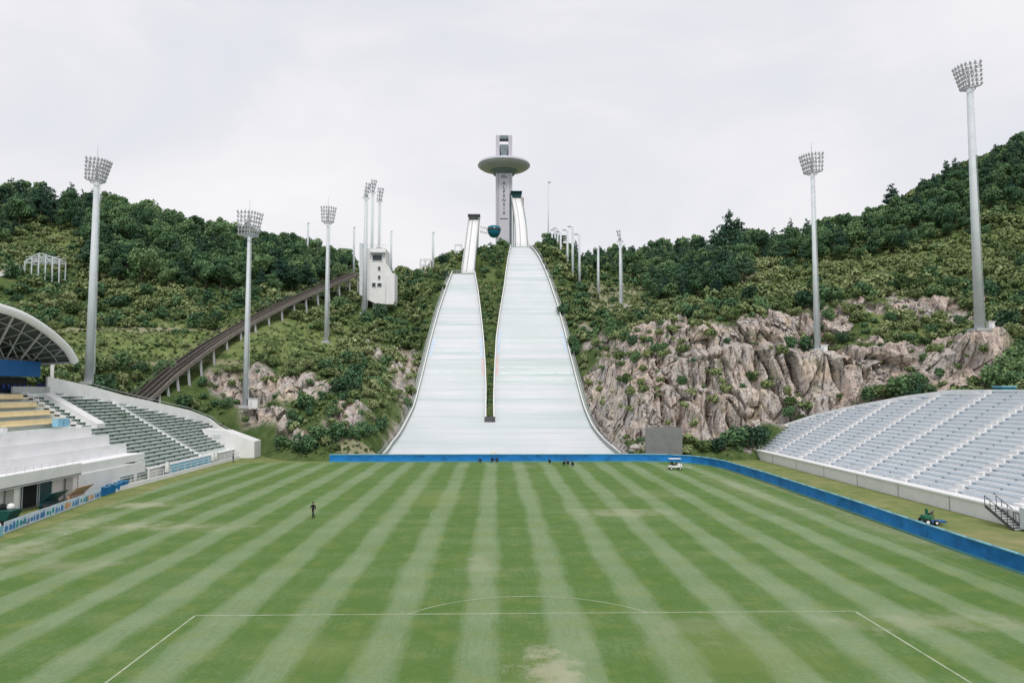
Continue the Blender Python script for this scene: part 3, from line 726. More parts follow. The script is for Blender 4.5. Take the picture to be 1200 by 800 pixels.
# observation tower
TY = 388.0
tb = onY(590.5, 293, TY); tcx = tb[0]; tz0 = tz(tcx, TY)-2
tow = empty('observation_tower', (tcx, TY, tz0), 'tall pale grey observation tower with a wide disc and square open top', 'tower')
Zp = lambda py: onY(590, py, TY)[2]
zd0, zd1 = Zp(204), Zp(183)
sh = MB(); w = 9.0
pro = [(-w/2, -3.2), (-w/2+1.3, -4.2), (w/2-1.3, -4.2), (w/2, -3.2), (w/2, 4), (-w/2, 4)]
sh.prism([(tcx+a, TY+b, tz0) for a, b in pro], (0, 0, Zp(200)-tz0)); sh.build('shaft', TOWER, tow)
for s in (-1, 1): MB().box((tcx+s*(w/2-1.35), TY-4.24, (tz0+Zp(200))/2), (.22, .14, Zp(200)-tz0-.5)).build('vertical_trim', TOWERD, tow)
zc = Zp(194.5)
mb = MB(); mb.lathe((tcx, TY, zc), [(5.0, -3.4), (8.0, -2.9), (12.5, -1.5), (14.0, -.5), (14.2, .3), (13.7, 1.4), (11.5, 2.1), (7, 2.6), (3, 2.7)], 64); dk = mb.build('disc_deck', TOWER, tow, True)
mb = MB(); mb.lathe((tcx, TY, zc-3.9), [(5.6, -1.2), (6.2, 0), (7.6, .95), (7.9, 1.0)], 40); mb.build('deck_collar', TOWERD, tow, True)
mb = MB(); mb.lathe((tcx, TY, zc), [(14.18, -.32), (14.28, -.2), (14.3, .15), (14.2, .25)], 64); mb.build('window_band', simple('tower_glass', (.30, .36, .37), .25), dk, True)
# open square crown
zt = Zp(160.5); zb = zc+2.5; th = 2.1
for s in (-1, 1): MB().box((tcx+s*(w/2-th/2), TY, (zt+zb)/2), (th, 5, zt-zb)).build('crown_pillar', TOWER, tow)
MB().box((tcx, TY, zt-.9), (w-2*th-.01, 4.9, 1.8)).build('crown_beam', TOWERD, tow)
MB().prism([(tcx-2.3, TY-2.2, Zp(171)), (tcx-1.4, TY-2.2, zb), (tcx+1.4, TY-2.2, zb), (tcx+2.3, TY-2.2, Zp(171))], (0, 4.4, 0)).build('crown_bowl', TOWERD, tow)
mb = MB(); mb.box((tcx, TY+1.6, (Zp(171)+zb)/2), (w-2*th-.02, .4, Zp(171)-zb)); mb.build('crown_back', TOWER, tow)
# vertical lettering on the shaft
def text_mesh(s, size, name, mat, parent, loc, rot=(math.pi/2, 0, 0)):
    cu = bpy.data.curves.new(name, 'FONT'); cu.body = s; cu.size = size; cu.align_x = 'CENTER'; cu.align_y = 'CENTER'; cu.extrude = .04; cu.offset = .03*size
    t = bpy.data.objects.new(name, cu); COL.objects.link(t); dg = bpy.context.evaluated_depsgraph_get()
    me = bpy.data.meshes.new_from_object(t.evaluated_get(dg)); bpy.data.objects.remove(t)
    R = Matrix.Translation(Vector(loc)-Vector(root_of(parent).location)) @ Matrix.Rotation(rot[0], 4, 'X')
    me.transform(R); me.materials.clear(); me.materials.append(mat)
    o = bpy.data.objects.new(name, me); COL.objects.link(o); o.parent = parent; return o
LET = simple('lettering', (.09, .14, .17), .5)
for i, ch in enumerate('ALPENSIA'):
    text_mesh(ch, 2.3, 'letter', LET, tow, (tcx, TY-4.26, Zp(217.5+i*4.9)))
mb = MB(); z_ = Zp(210.5); mb.box((tcx, TY-4.25, z_), (3.6, .1, .5)); mb.box((tcx-.2, TY-4.25, z_+1.0), (2.2, .1, .45)); mb.build('emblem', LET, tow)
mb = MB(); z_ = Zp(258.5); mb.box((tcx, TY-4.25, z_), (4.4, .1, .5)); mb.build('emblem', LET, tow)

# ------------------------------------------------------------------ masts and poles
def flood_mast(px, pyb, pyt, Y, r0, head, label, cat='floodlight', rows=4, cols=6, rod=True, group='tall floodlight masts', z0=None, aim=None, lamps=True):
    b = onY(px[0], pyb, Y); t = onY(px[1], pyt, Y); x = b[0]; zb = z0 if z0 is not None else b[2]; zt = t[2]
    g = tz(x, Y); root = empty('floodlight_mast', (x, Y, zb), label, cat, group)
    zb2 = min(zb, g)-1.5
    MB().tube((x, Y, zb2), (x, Y, zt), r0, r0*.55, 14).build('mast_pole', STEEL, root, True)
    mb = MB(); mb.box((x, Y, zb+.25), (r0*3.4, r0*3.4, .6)); mb.build('footing', CONCG, root)
    mb = MB(); n = int((zt-zb)/1.2)
    for s in (-.16, .16): mb.beam((x+r0+.15, Y+s, zb+2), (x+r0*.6+.15, Y+s, zt), .05)
    for i in range(n): 
        z = zb+2+i*1.2; k = (z-zb)/(zt-zb); xx = x+r0*(1-.45*k)+.12; mb.beam((xx, Y-.16, z), (xx, Y+.16, z), .05)
    mb.build('ladder', STEEL, root)
    hw, hh = head; A = math.atan2(0-Y+80, 0-x) if aim is None else aim   # face towards the pitch centre
    fx, fy = math.cos(A), math.sin(A); lx, ly = -fy, fx
    mb = MB(); lamp_at = []
    for j in range(rows):
        z = zt+.3+hh*(j+.2)/rows; out = .5+.28*j
        pts = []
        for i in range(cols+1):
            u = (i/cols-.5); a = hw*u*(.8+.28*j/rows); o_ = out-1.4*(abs(u)**1.6)*hw*.55
            pts.append((x+lx*a+fx*o_, Y+ly*a+fy*o_, z))
        for a, b_ in zip(pts[:-1], pts[1:]): mb.beam(a, b_, .11)
        lamp_at.append(pts)
    for i in range(cols+1):
        for j in range(rows-1): mb.beam(lamp_at[j][i], lamp_at[j+1][i], .10)
        p_ = Vector(lamp_at[-1][i]); mb.beam(p_, p_+Vector((fx*.2, fy*.2, .75)), .09); q_ = Vector((x, Y, zt+.2)); mb.beam(q_, lamp_at[0][i], .08)
        if i % 2 == 0: mb.beam(lamp_at[0][i], lamp_at[-1][max(0, min(cols, i+(1 if i < cols/2 else -1)))], .08)
    for i in (0, cols//2, cols): mb.beam((x, Y, zt), lamp_at[0][i], .18); mb.beam((x, Y, zt+hh*.6), lamp_at[-1][i], .10)
    mb.tube((x, Y, zt), (x, Y, zt+hh), .22, .12, 8)
    # service walkway
    for i in range(10):
        a = 2*math.pi*i/10; b_ = 2*math.pi*(i+1)/10
        mb.beam((x+1.1*math.cos(a), Y+1.1*math.sin(a), zt), (x+1.1*math.cos(b_), Y+1.1*math.sin(b_), zt), .12)
    rack = mb.build('lamp_rack', LAMPM, root)
    first = None
    if lamps:
        for pts in lamp_at:
            for p in pts:
                if first is None:
                    m2 = MB(); q = Vector((x, Y, zb)); d = Vector((fx, fy, -.55)).normalized()
                    m2.tube(q-d*.20, q+d*.16, .13, .24, 8); m2.box(q+Vector((0, 0, .05)), (.42, .34, .20), A); first = m2.build('lamp', LAMPM, root); first.parent = rack
                    o = first
                else:
                    o = first.copy(); COL.objects.link(o)
                o.location = Vector(p)-Vector((x, Y, zb))+Vector((0, 0, .32))
    if rod: MB().tube((x, Y, zt+hh), (x, Y, zt+hh+3.2), .06, .03, 6).build('lightning_rod', LAMPM, root)
    return root
flood_mast((104, 118), 450, 214, 143, .86, (4.6, 4.2), 'thick floodlight mast behind the blue and white canopy, nearest on the left slope', rows=6, cols=8)
flood_mast((287, 293.5), 478, 278, 165, .62, (5.4, 5.6), 'floodlight mast beside the small white hut and pale left rock patch', rows=6, cols=8)
flood_mast((382, 388), 402, 262, 200, .62, (3.9, 4.4), 'floodlight mast standing just right of the funicular trestle on the left slope', rows=5, cols=6)
flood_mast((427, 432.5), 368, 232, 226, .75, (2.3, 4.6), 'floodlight mast with a narrow head standing in front of the white judging tower', rows=4, cols=3, rod=False, aim=math.radians(-20))
flood_mast((435.5, 436), 300, 226, 262, .60, (2.6, 4.6), 'highest narrow headed mast rising just behind the white judging tower', rows=4, cols=3, rod=False, aim=math.radians(-30))
flood_mast((444, 446), 292, 236, 268, .60, (2.6, 5.0), 'narrow headed mast rising behind the right corner of the white judging tower', rows=4, cols=3, rod=False, aim=math.radians(-40))
flood_mast((957.5, 950), 411, 204, 158, .60, (5.0, 4.2), 'floodlight mast standing on the rocky ledge above the cliff', rows=5, cols=8)
flood_mast((1148, 1135), 388, 105, 138, .90, (5.0, 4.6), 'tallest thick floodlight mast above the right grandstand', rows=6, cols=7, rod=False)
flood_mast((727.5, 723.5), 360, 283, 236, .62, (1.6, 3.8), 'short mast with tilted lamp head on a white block in the pale clearing', rows=3, cols=2, rod=False, aim=math.radians(200))

def lamp_post(px, pyb, pyt, Y, r, label, arm=-1, group='slim lamp posts along the ridge', head=.9):
    b = onY(px[0], pyb, Y); t = onY(px[1], pyt, Y); g = tz(b[0], Y)
    root = empty('lamp_post', (b[0], Y, min(b[2], g)), label, 'lamp post', group)
    MB().tube((b[0], Y, min(b[2], g)-.5), (t[0], Y, t[2]), r*1.15, r*.9, 10).build('pole', STEEL, root, True)
    mb = MB(); x = t[0]
    mb.beam((x, Y, t[2]-.1), (x+arm*head*1.6, Y, t[2]+.1), .16); mb.build('arm', LAMPM, root)
    mb = MB(); mb.box((x+arm*head*1.3, Y, t[2]+.16), (head*1.4, .8, .35)); mb.build('lamp_head', LAMPM, root, bevel=.05)
    return root
lamp_post((642.5, 642.5), 298, 214, 300, .24, 'very tall slim lamp post right of the larger take-off', arm=.4, head=.9)
ords = ['first', 'second', 'third', 'fourth', 'fifth', 'sixth', 'seventh', 'eighth', 'ninth', 'tenth', 'eleventh', 'twelfth', 'thirteenth', 'fourteenth', 'fifteenth', 'sixteenth', 'seventeenth', 'eighteenth', 'nineteenth', 'twentieth']
for i, (a, b, t, Y, r) in enumerate(((647, 308, 274, 292, .36), (653.5, 316, 268, 279, .36), (650.5, 314, 270, 282, .42), (657, 320, 272, 274, .42), (665, 332, 270, 264, .42), (671, 341, 266, 256, .42), (679, 344, 275, 250, .42))):
    lamp_post((a, a), b, t, Y, r, ('first', 'third', 'second', 'fourth', 'fifth', 'sixth', 'seventh')[i]+' white post of the row of seven right of the larger take-off')
lamp_post((701, 701), 352, 292, 248, .44, 'white lamp post alone between the post row and the clearing mast')
lamp_post((361, 361), 282, 262, 300, .42, 'grey post poking above the left ridge trees right of the second mast', arm=.2, head=.5)
lamp_post((415, 415), 300, 267, 290, .40, 'grey post above dark trees just left of the judging tower', arm=.2, head=.5)
lamp_post((458.5, 458.5), 300, 272, 300, .42, 'grey post just right of the judging tower', arm=.2, head=.5)
lamp_post((507.5, 507.5), 326, 273, 275, .44, 'white post beside the lattice frame left of the smaller take-off', arm=.2, head=.5)

def lattice(px0, px1, py0, py1, Y, depth, label, n=3, group=None):
    a = onY(px0, py1, Y); b = onY(px1, py0, Y); root = empty('steel_frame', ((a[0]+b[0])/2, Y, a[2]), label, 'steel frame', group)
    f = MB()
    for yy in (Y, Y+depth):
        for i in range(n+1):
            x = a[0]+(b[0]-a[0])*i/n; f.beam((x, yy, a[2]-1.5), (x, yy, b[2]), .28)
    f.build('uprights', WHITE, root)
    f = MB(); 
    for yy in (Y, Y+depth):
        for k in range(4):
            z = a[2]+(b[2]-a[2])*(k+.5)/3.6; f.beam((a[0], yy, z), (b[0], yy, z), .18)
    for i in range(n):
        x0 = a[0]+(b[0]-a[0])*i/n; x1 = a[0]+(b[0]-a[0])*(i+1)/n
        f.beam((x0, Y, a[2]), (x1, Y, b[2]), .12)
    f.build('cross_bars', STEEL, root); return root
lattice(492, 504, 303, 328, 278, 3, 'white lattice frame left of the smaller take-off', 2)
lattice(533, 541, 286, 312, 300, 2, 'pale slim lattice frame just left of the smaller start ramp', 1)
# white gabled frame on the far left slope
a = onY(50, 311, 214); zb = min(a[2], tz(a[0], 214)); root = empty('steel_frame', (a[0], 214, a[2]), 'low grey lattice of steel bars half hidden in shrubs on the far left slope', 'steel frame')
hts = [1.0, 2.4, 3.5, 3.0, 2.2, 1.4]
f = MB()
for yy in (213, 216):
    for i, h_ in enumerate(hts): f.beam((a[0]-4.5+i*2, yy, zb-1), (a[0]-4.5+i*2, yy, a[2]+h_), .24)
f.build('uprights', STEEL, root); f = MB()
for yy in (213, 216):
    for i in range(5):
        x0, x1 = a[0]-4.5+i*2, a[0]-2.5+i*2
        f.beam((x0, yy, a[2]+hts[i]), (x1, yy, a[2]+hts[i+1]), .22); f.beam((x0, yy, a[2]+.6), (x1, yy, a[2]+hts[i+1]-.4), .14); f.beam((x0, yy, a[2]+hts[i]-.6), (x1, yy, a[2]+.6), .14)
        for z in (.8, 1.6, 2.4): f.beam((x0, yy, a[2]+z), (x1, yy, a[2]+z), .13)
for i, h_ in enumerate(hts): f.beam((a[0]-4.5+i*2, 213, a[2]+h_), (a[0]-4.5+i*2, 216, a[2]+h_), .18)
f.build('cross_bars', STEEL, root)
# pale concrete path on the far left slope
mb = MB(); PT = [onY(q, 323.5-(q+12)*.34, 205+(q+12)*.12) for q in range(-30, 27, 6)]
V = []
for p in PT: V += [(p[0], p[1]-.2, p[2]-1.2), (p[0], p[1]-.2, p[2]+.1), (p[0], p[1]+2.2, p[2]+.3), (p[0], p[1]+2.2, p[2]-1.2)]
mb.add(V, [(4*i+k, 4*i+(k+1) % 4, 4*i+4+(k+1) % 4, 4*i+4+k) for i in range(len(PT)-1) for k in range(4)]+[(3, 2, 1, 0), tuple(4*len(PT)-4+k for k in range(4))])
tag(mb.build('path', CONC), kind='structure')
# judging tower
JY = 232.0; jb = onY(440, 356, JY); JT = empty('judging_tower', (jb[0], JY, jb[2]), 'white judging tower with stepped right side and dark windows on the left slope', 'tower')
def jp(px, py, dy=0): p_ = onY(px, py, JY); return (p_[0], JY+dy, p_[2])
MB().prism([jp(*q) for q in ((422,291),(452,291),(452,308),(458,320),(458,330),(452,334),(452,356),(440,355.5),(430,351),(422,345))], (0, 9, 0)).build('wall', WHITE, JT)
MB().prism([(p[0], JY-.25, p[2]) for p in [jp(*q) for q in ((452.4,322),(462.5,320),(462.5,352),(461,356.5),(452.4,356.5))]], (0, 7, 0)).build('side_block', CONC, JT)
MB().prism([(p[0], JY-.3, p[2]) for p in [jp(*q) for q in ((421.4,285),(425,285),(425,347),(421.4,345))]], (0, 9.5, 0)).build('corner_fin', STEEL, JT)
for (x0, y0, x1, y1) in ((436, 298, 448.5, 306), (443, 312, 446, 317), (443, 322.5, 446, 327.5), (436, 331, 440.5, 336.5), (442, 331.5, 447.5, 336)):
    p0, p1 = jp(x0, y1), jp(x1, y0)
    w_ = MB().box(((p0[0]+p1[0])/2, JY-.05, (p0[2]+p1[2])/2), (p1[0]-p0[0], .3, p1[2]-p0[2])).build('window', STEEL, JT)
    MB().box(((p0[0]+p1[0])/2, JY-.21, (p0[2]+p1[2])/2), ((p1[0]-p0[0])*.86, .04, (p1[2]-p0[2])*.8)).build('pane', GLASS, w_)
mb = MB(); p0, p1 = jp(434, 296.5), jp(452, 296.5); mb.box(((p0[0]+p1[0])/2, JY-.6, p0[2]), (p1[0]-p0[0], 1.4, .3)); mb.build('canopy', LAMPM, JT)
mb = MB(); p0, p1 = jp(422.5, 290), jp(452, 290)
for i in range(12):
    x = p0[0]+(p1[0]-p0[0])*i/11; mb.tube((x, JY+.2, p0[2]), (x, JY+.2, p0[2]+1), .05, n=5)
mb.tube((p0[0], JY+.2, p0[2]+1), (p1[0], JY+.2, p0[2]+1), .06, n=5); mb.build('roof_railing', STEEL, JT)
mb = MB(); g = tz(jb[0], JY+4)
for q in (425, 438, 450): x = onY(q, 350, JY)[0]; mb.box((x, JY+4, (g-1+jb[2]+2)/2), (1.2, 5, jb[2]+2-g+1.0))
mb.build('foundation', CONCG, JT)

# funicular trestle
fr = empty('funicular_track', FS[3], 'dark elevated funicular trestle climbing diagonally up the left slope', 'railway')
def offs(P, o, dz):
    out = []
    for i, p in enumerate(P):
        d = (P[min(i+1, len(P)-1)]-P[max(0, i-1)]); n_ = Vector((d.y, -d.x, 0)).normalized()
        out.append(p+n_*o+Vector((0, 0, dz)))
    return out
for o, w, h, dz, nm, mt in ((-2.1, .35, .9, 0, 'girder', RUST), (2.1, .35, .9, 0, 'girder', RUSTL), (-.7, .12, .18, .38, 'rail', RUSTL), (.7, .12, .18, .38, 'rail', RUSTL), (-2.15, .08, .08, 1.5, 'handrail', RUSTL), (2.15, .08, .08, 1.5, 'handrail', RUST)):
    L = offs(FS, o, dz); mb = MB()
    for a, b in zip(L[:-1], L[1:]): mb.beam(a, b, w, h)
    mb.build(nm, mt, fr)
mb = MB(); Lm = offs(FS, 0, .1)
for a, b in zip(Lm[:-1], Lm[1:]):
    k = max(2, int((b-a).length/.9))
    for i in range(k):
        c = a.lerp(b, i/k); d = (b-a).normalized(); n_ = Vector((d.y, -d.x, 0)).normalized(); mb.beam(c-n_*2.1, c+n_*2.1, .4, .2)
mb.build('sleepers', RUST, fr)
mb = MB(); A_, B_ = offs(FS, -2.1, -.3), offs(FS, 2.1, -.3)
for a, b, c, d in zip(A_[:-1], A_[1:], B_[1:], B_[:-1]): mb.add([a, b, c, d], [(0, 1, 2, 3)])
mb.build('deck_plate', RUST, fr)
for i in range(3, len(FS)-1, 2):
    p = FS[i]; g = tz(p.x, p.y)
    if p.z-g < .7: continue
    d = FS[i+1]-FS[i]; n_ = Vector((d.y, -d.x, 0)).normalized(); mb = MB()
    for s in (-1, 1): mb.beam((p.x+n_.x*s*2.4, p.y+n_.y*s*2.4, g-1), (p.x+n_.x*s*1.8, p.y+n_.y*s*1.8, p.z-.3), .45)
    mb.beam((p.x-n_.x*2.1, p.y-n_.y*2.1, (g+p.z)/2), (p.x+n_.x*2.1, p.y+n_.y*2.1, (g+p.z)/2), .25)
    mb.build('pier', CONCG if i % 4 else RUSTL, fr)

# ------------------------------------------------------------------ grandstands
def back_interp(tab):   # x -> farthest Y
    xs = [t[0] for t in tab]; ys = [t[1] for t in tab]
    return lambda x: float(np.interp(x, xs, ys))
RUN, RISE = .82, .492
def profile_terrace(sgn, x0, z0, rows, y0, yfar, skip=None):
    mb = MB()
    for i in range(rows):
        xa = x0+i*RUN; xb = xa+RUN; z = z0+i*RISE; yf = yfar(xa)
        if yf <= y0+1: continue
        mb.box((sgn*(xa+xb)/2, (y0+yf)/2, z/2), (RUN-.002, yf-y0, z))
    return mb
# right stand ----------------------------------------------------------------
RS_ = empty('grandstand', (62, 100, 0), 'long white grandstand with pale blue benches right of the pitch', 'grandstand')
yfR = back_interp([(53, 152.5), (56, 152), (60.5, 149.5), (63.7, 144), (67, 134.5), (70, 122), (71.5, 112), (72.3, 98)])
NR = 24
profile_terrace(1, 52.9, 1.75, NR, 44, yfR).build('terrace', simple('stand_tread', (.86, .875, .90), .7, var=.04), RS_)
wall = MB().wall([(51.6, 42, 0, 1.62), (51.6, 151.5, 0, 1.62)], .3); wall.build('front_wall', WHITE, RS_)
MB().box((52.05, 96.75, 1.72), (1.6, 109.6, .2)).build('wall_coping', WHITE, RS_)
for Y in (60, 71.5, 82, 92.5, 103, 113.5, 124, 134.5, 145): MB().box((51.43, Y, .81), (.05, .14, 1.6)).build('wall_joint', CONCG, RS_)
aisY = [73.2, 83.8, 94.0, 104.6, 115.5, 126.0, 137.0]
secs = []; prev = 46.0
for a in aisY+[170]:
    secs.append((prev, a-.65)); prev = a+.65
bench_list = []
for i in range(NR):
    xa = 52.9+i*RUN; z = 1.75+i*RISE; yf = yfR(xa)-.3
    for (a, b) in secs:
        b2 = min(b, yf)
        if b2-a < 1: continue
        if proj(sgn_x := xa, b2, z)[0] > 1215: continue
        bench_list.append((xa, z, a, b2))
def bench_mb(mb, sgn, xa, z, a, b, wd=.34, hgt=.30):
    mb.box((sgn*(xa+.48), (a+b)/2, z+hgt), (wd, b-a, .09))
    if sgn < 0: mb.box((sgn*(xa+.70), (a+b)/2, z+hgt-.10), (.04, b-a, .20))
    n = max(2, int((b-a)/3.3))
    for k in range(n+1):
        y = a+.2+(b-a-.4)*k/n; mb.box((sgn*(xa+.48), y, z+hgt/2-.02), (.26, .08, hgt-.04))
bench_list.sort(key=lambda q: q[2]+q[0]*.2)
for q in bench_list[:92]:
    mb = MB(); bench_mb(mb, 1, *q); mb.build('bench', BENCHR, RS_)
mb = MB()
for q in bench_list[92:]: bench_mb(mb, 1, *q)
tag(mb.build('bench_rows', BENCHR, RS_), kind='stuff')
for k, a in enumerate(aisY):
    mb = MB()
    for i in range(NR):
        xa = 52.9+i*RUN; z = 1.75+i*RISE
        if yfR(xa) < a+1: break
        mb.box((xa+RUN*.5, a, z+.18), (RUN-.01, 1.3, .36)); 
    mb.build('aisle_steps', WHITE, RS_)
# back rail and rim following the far edge
rim = []
for x, y in ((53.0, 153.0), (56.5, 152.4), (60.7, 150.0), (63.9, 144.5), (67.2, 135), (70.2, 122.5), (71.8, 112.4), (72.7, 99), (72.7, 44)):
    i = min(NR, int((x-52.9)/RUN)+1); rim.append((x, y, 0, 1.75+i*RISE+.08))
MB().wall(rim, .2).build('rear_wall', WHITE, RS_)
def railing(path, h, name, mat, root, step=1.6, r=.03):
    mb = MB()
    for a, b in zip(path[:-1], path[1:]):
        a, b = Vector(a), Vector(b); n = max(1, int((b-a).length/step))
        for i in range(n): p = a.lerp(b, i/n); mb.tube(p, p+Vector((0, 0, h)), r, n=5, cap=False)
        for k in (.5, 1): mb.tube(a+Vector((0, 0, h*k)), b+Vector((0, 0, h*k)), r, n=5, cap=False)
    return mb.build(name, mat, root)
railing([(52.0, 44, 1.82), (52.0, 151, 1.82)], .8, 'front_railing', WHITE, RS_, 2.0, .025)
# metal stairs at the near end of the right stand
st = empty('metal_stairs', (50.9, 70.5, 0), 'dark steel stairs leaning on the near front wall of the right grandstand', 'stairs')
mb = MB()
for s in (-.55, .55): mb.beam((50.75+s, 74.1, 1.75), (50.75+s, 70.1, 0.05), .1, .28)
mb.build('stringer', DSTEEL, st); mb = MB()
for i in range(9): mb.box((50.75, 73.9-i*.45, 1.62-i*.19), (1.1, .3, .05))
mb.build('treads', STEEL, st); mb = MB()
for s in (-.6, .6):
    mb.beam((50.75+s, 74.1, 2.8), (50.75+s, 70.1, 1.1), .06)
    for i in range(6): mb.beam((50.75+s, 74.1-i*.8, 1.75-i*.34), (50.75+s, 74.1-i*.8, 2.8-i*.34), .05)
mb.build('handrail', DSTEEL, st)
MB().box((51.2, 69.0, 1.2), (.5, 2.6, 2.0)).build('gate_box', STEEL, st)
# small teal box on the top rim of the right stand
p = onY(1166, 458, 112); tbx = empty('ticket_kiosk', (p[0]+1.5, 112, p[2]-1), 'small teal kiosk peeking over the top rim of the right grandstand', 'kiosk')
x = p[0]+1.5
MB().box((x, 112, p[2]-1.2), (2.2, 2.0, 3.6)).build('body', TEAL, tbx, bevel=.05); MB().box((x, 112, p[2]+.7), (2.5, 2.3, .2)).build('roof', CYAN, tbx); MB().box((x, 110.96, p[2]-.3), (1.1, .05, .9)).build('window', GLASS, tbx)

# left stand -------------------------------------------------------------------
LS = empty('grandstand', (-62, 110, 0), 'grandstand with dark green benches and white terraces left of the pitch', 'grandstand')
yfL = back_interp([(53, 151), (56, 154), (60, 155.5), (63, 152), (66, 146), (68.3, 141), (71, 134), (72, 131)])
NL = 24
profile_terrace(-1, 52.7, 1.75, NL, 111.3, yfL).build('terrace', TREADL, LS)
def lbench(rows, y0, y1, mat, nm='bench', cut=True):
    for i in rows:
        xa = 52.7+i*RUN; z = 1.75+i*RISE; b = min(y1, yfL(xa)-.4) if cut else y1
        if b-y0 < .8: continue
        mb = MB(); bench_mb(mb, -1, xa, z, y0, b, .36, .36); mb.build(nm, mat, LS)
lbench(range(0, 12), 112.6, 131.6, BENCHL); lbench(range(12, 23), 118.3, 131.6, BENCHL); lbench(range(12, 22), 112.4, 114.7, BENCHL)
lbench(range(1, 21), 133.2, 170, BENCHL)
for a in (111.8, 132.4):
    mb = MB()
    for i in range(NL): 
        xa = 52.7+i*RUN; z = 1.75+i*RISE
        mb.box((-(xa+RUN*.5), a, z+.12), (RUN-.01, .9, .24)); 
    mb.build('aisle_steps', WHITE, LS)
mb = MB()   # raised parapets beside the aisles and the exit block
for a, r0, r1 in ((112.0, 12, 23), ):
    for i in range(r0, r1): xa = 52.7+i*RUN; z = 1.75+i*RISE; mb.box((-(xa+RUN/2), a-.55, z+.35), (RUN-.004, .2, .7))
mb.build('aisle_parapet', WHITE, LS)
mb = MB()
mb.prism([(-62.4, 115.4, 6.6), (-70.8, 115.4, 11.9), (-70.8, 115.4, 13.1), (-62.4, 115.4, 8.3)], (0, 2.4, 0)); mb.build('exit_block', WHITE, LS)
mb = MB(); mb.box((-71.9, 121, 13.6), (.3, 23, 1.0)); mb.build('top_ledge', CONCG, LS)
# near white terraces and yellow seats
yn = 60.0
mb = MB(); steps = [(52.9, 4.15), (55.6, 5.05), (58.2, 6.3), (60.9, 7.55)]
for k, (x, z) in enumerate(steps):
    x2 = steps[k+1][0] if k < 3 else 63.6; zb0 = 0 if k else 3.17; mb.box((-(x+x2)/2, (yn+111.2)/2, (z+zb0)/2), (x2-x-.002, 111.2-yn, z-zb0))
near = mb
# the lowest step ends at the entrance, a slope of white panels leads down beyond it
near.build('white_terrace', CONC, LS)
mb = MB()
for k, (x, z) in enumerate(steps[1:]): mb.box((-(x+.06), (yn+111.2)/2, z+.3), (.12, 111.2-yn-.4, .6))
mb.build('terrace_parapet', WHITE, LS)
mb = MB()
for k, (x, z) in enumerate(steps[1:]):
    for Y in (88, 93.5, 100, 104.5): mb.box((-(x+1.1), Y, z+.2), (.7, .5, .4))
mb.build('camera_plinths', LAMPM, LS)
mb = MB()
for i in range(8):
    x = 63.6+i*1.06; z = 8.15+i*.62; mb.box((-(x+.53), (yn+111.2)/2, z/2), (1.058, 111.2-yn, z))
mb.build('upper_terrace', TREADL, LS)
for i in range(4):
    x = 63.9+i*2.02; z = 8.3+i*1.18
    for (a, b) in ((70, 95.2), (96.6, 110.6)):
        mb = MB(); mb.box((-(x+.5), (a+b)/2, z+.5), (.95, b-a, .14)); mb.box((-(x+1.02), (a+b)/2, z+.72), (.12, b-a, .85))
        mb.build('yellow_seat_row', YEL, LS)
mb = MB()
for i in range(8): x = 63.6+i*1.06; z = 8.15+i*.62; mb.box((-(x+.53), 95.9, z+.25), (1.0, 1.0, .5))
mb.build('aisle_steps', WHITE, LS)
mb = MB(); p = onX(70, 500, -62.6)
for d in (0, 1.6): mb.box((-62.9, p[1]+d, 8.9), (.8, 1.3, 1.1))
mb.build('blue_box', PBLUE, LS)
# front building under the near terraces
f = MB(); f.box((-53.4, (yn+93.5)/2, 3.05), (2.2, 93.5-yn, .22)); f.build('front_ledge', CONCG, LS)
MB().box((-52.45, (yn+93.5)/2, 3.75), (.3, 93.5-yn, 1.35)).build('front_parapet', WHITE, LS)
railing([(-52.5, yn, 4.4), (-52.5, 93.3, 4.4)], .7, 'front_railing', WHITE, LS, 1.5, .03)
MB().box((-52.82, 102.3, 1.45), (.3, 17.4, 2.9)).build('front_wall', CONC, LS)
MB().prism([(-52.95, 93.6, 2.9), (-52.95, 111.2, 1.9), (-52.95, 111.2, 2.6), (-52.95, 93.6, 4.2)], (-.3, 0, 0)).build('sloping_parapet', WHITE, LS)
def wall_open(px0, py0, px1, py1, X=-52.9):
    a, b = onX(px0, py1, X), onX(px1, py0, X); return a, b
MB().box((-54.0, (yn+93.4)/2, 1.47), (.2, 93.4-yn, 2.93)).build('recessed_wall', CONC, LS)
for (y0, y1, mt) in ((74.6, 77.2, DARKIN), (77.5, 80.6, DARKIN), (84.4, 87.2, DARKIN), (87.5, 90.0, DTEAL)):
    d = MB().box((-53.86, (y0+y1)/2, 1.45), (.1, y1-y0, 2.7)).build('opening', mt, LS)  # near-black slabs on the wall paint the shade inside the openings
    mb = MB()
    for y in (y0+.05, y1-.05): mb.box((-53.78, y, 1.45), (.08, .1, 2.75))
    mb.build('opening_frame', STEEL, d)
for Y in (72.5, 81.9, 93.0): MB().box((-53.2, Y, 1.45), (.9, .9, 2.9)).build('pillar', WHITE, LS)
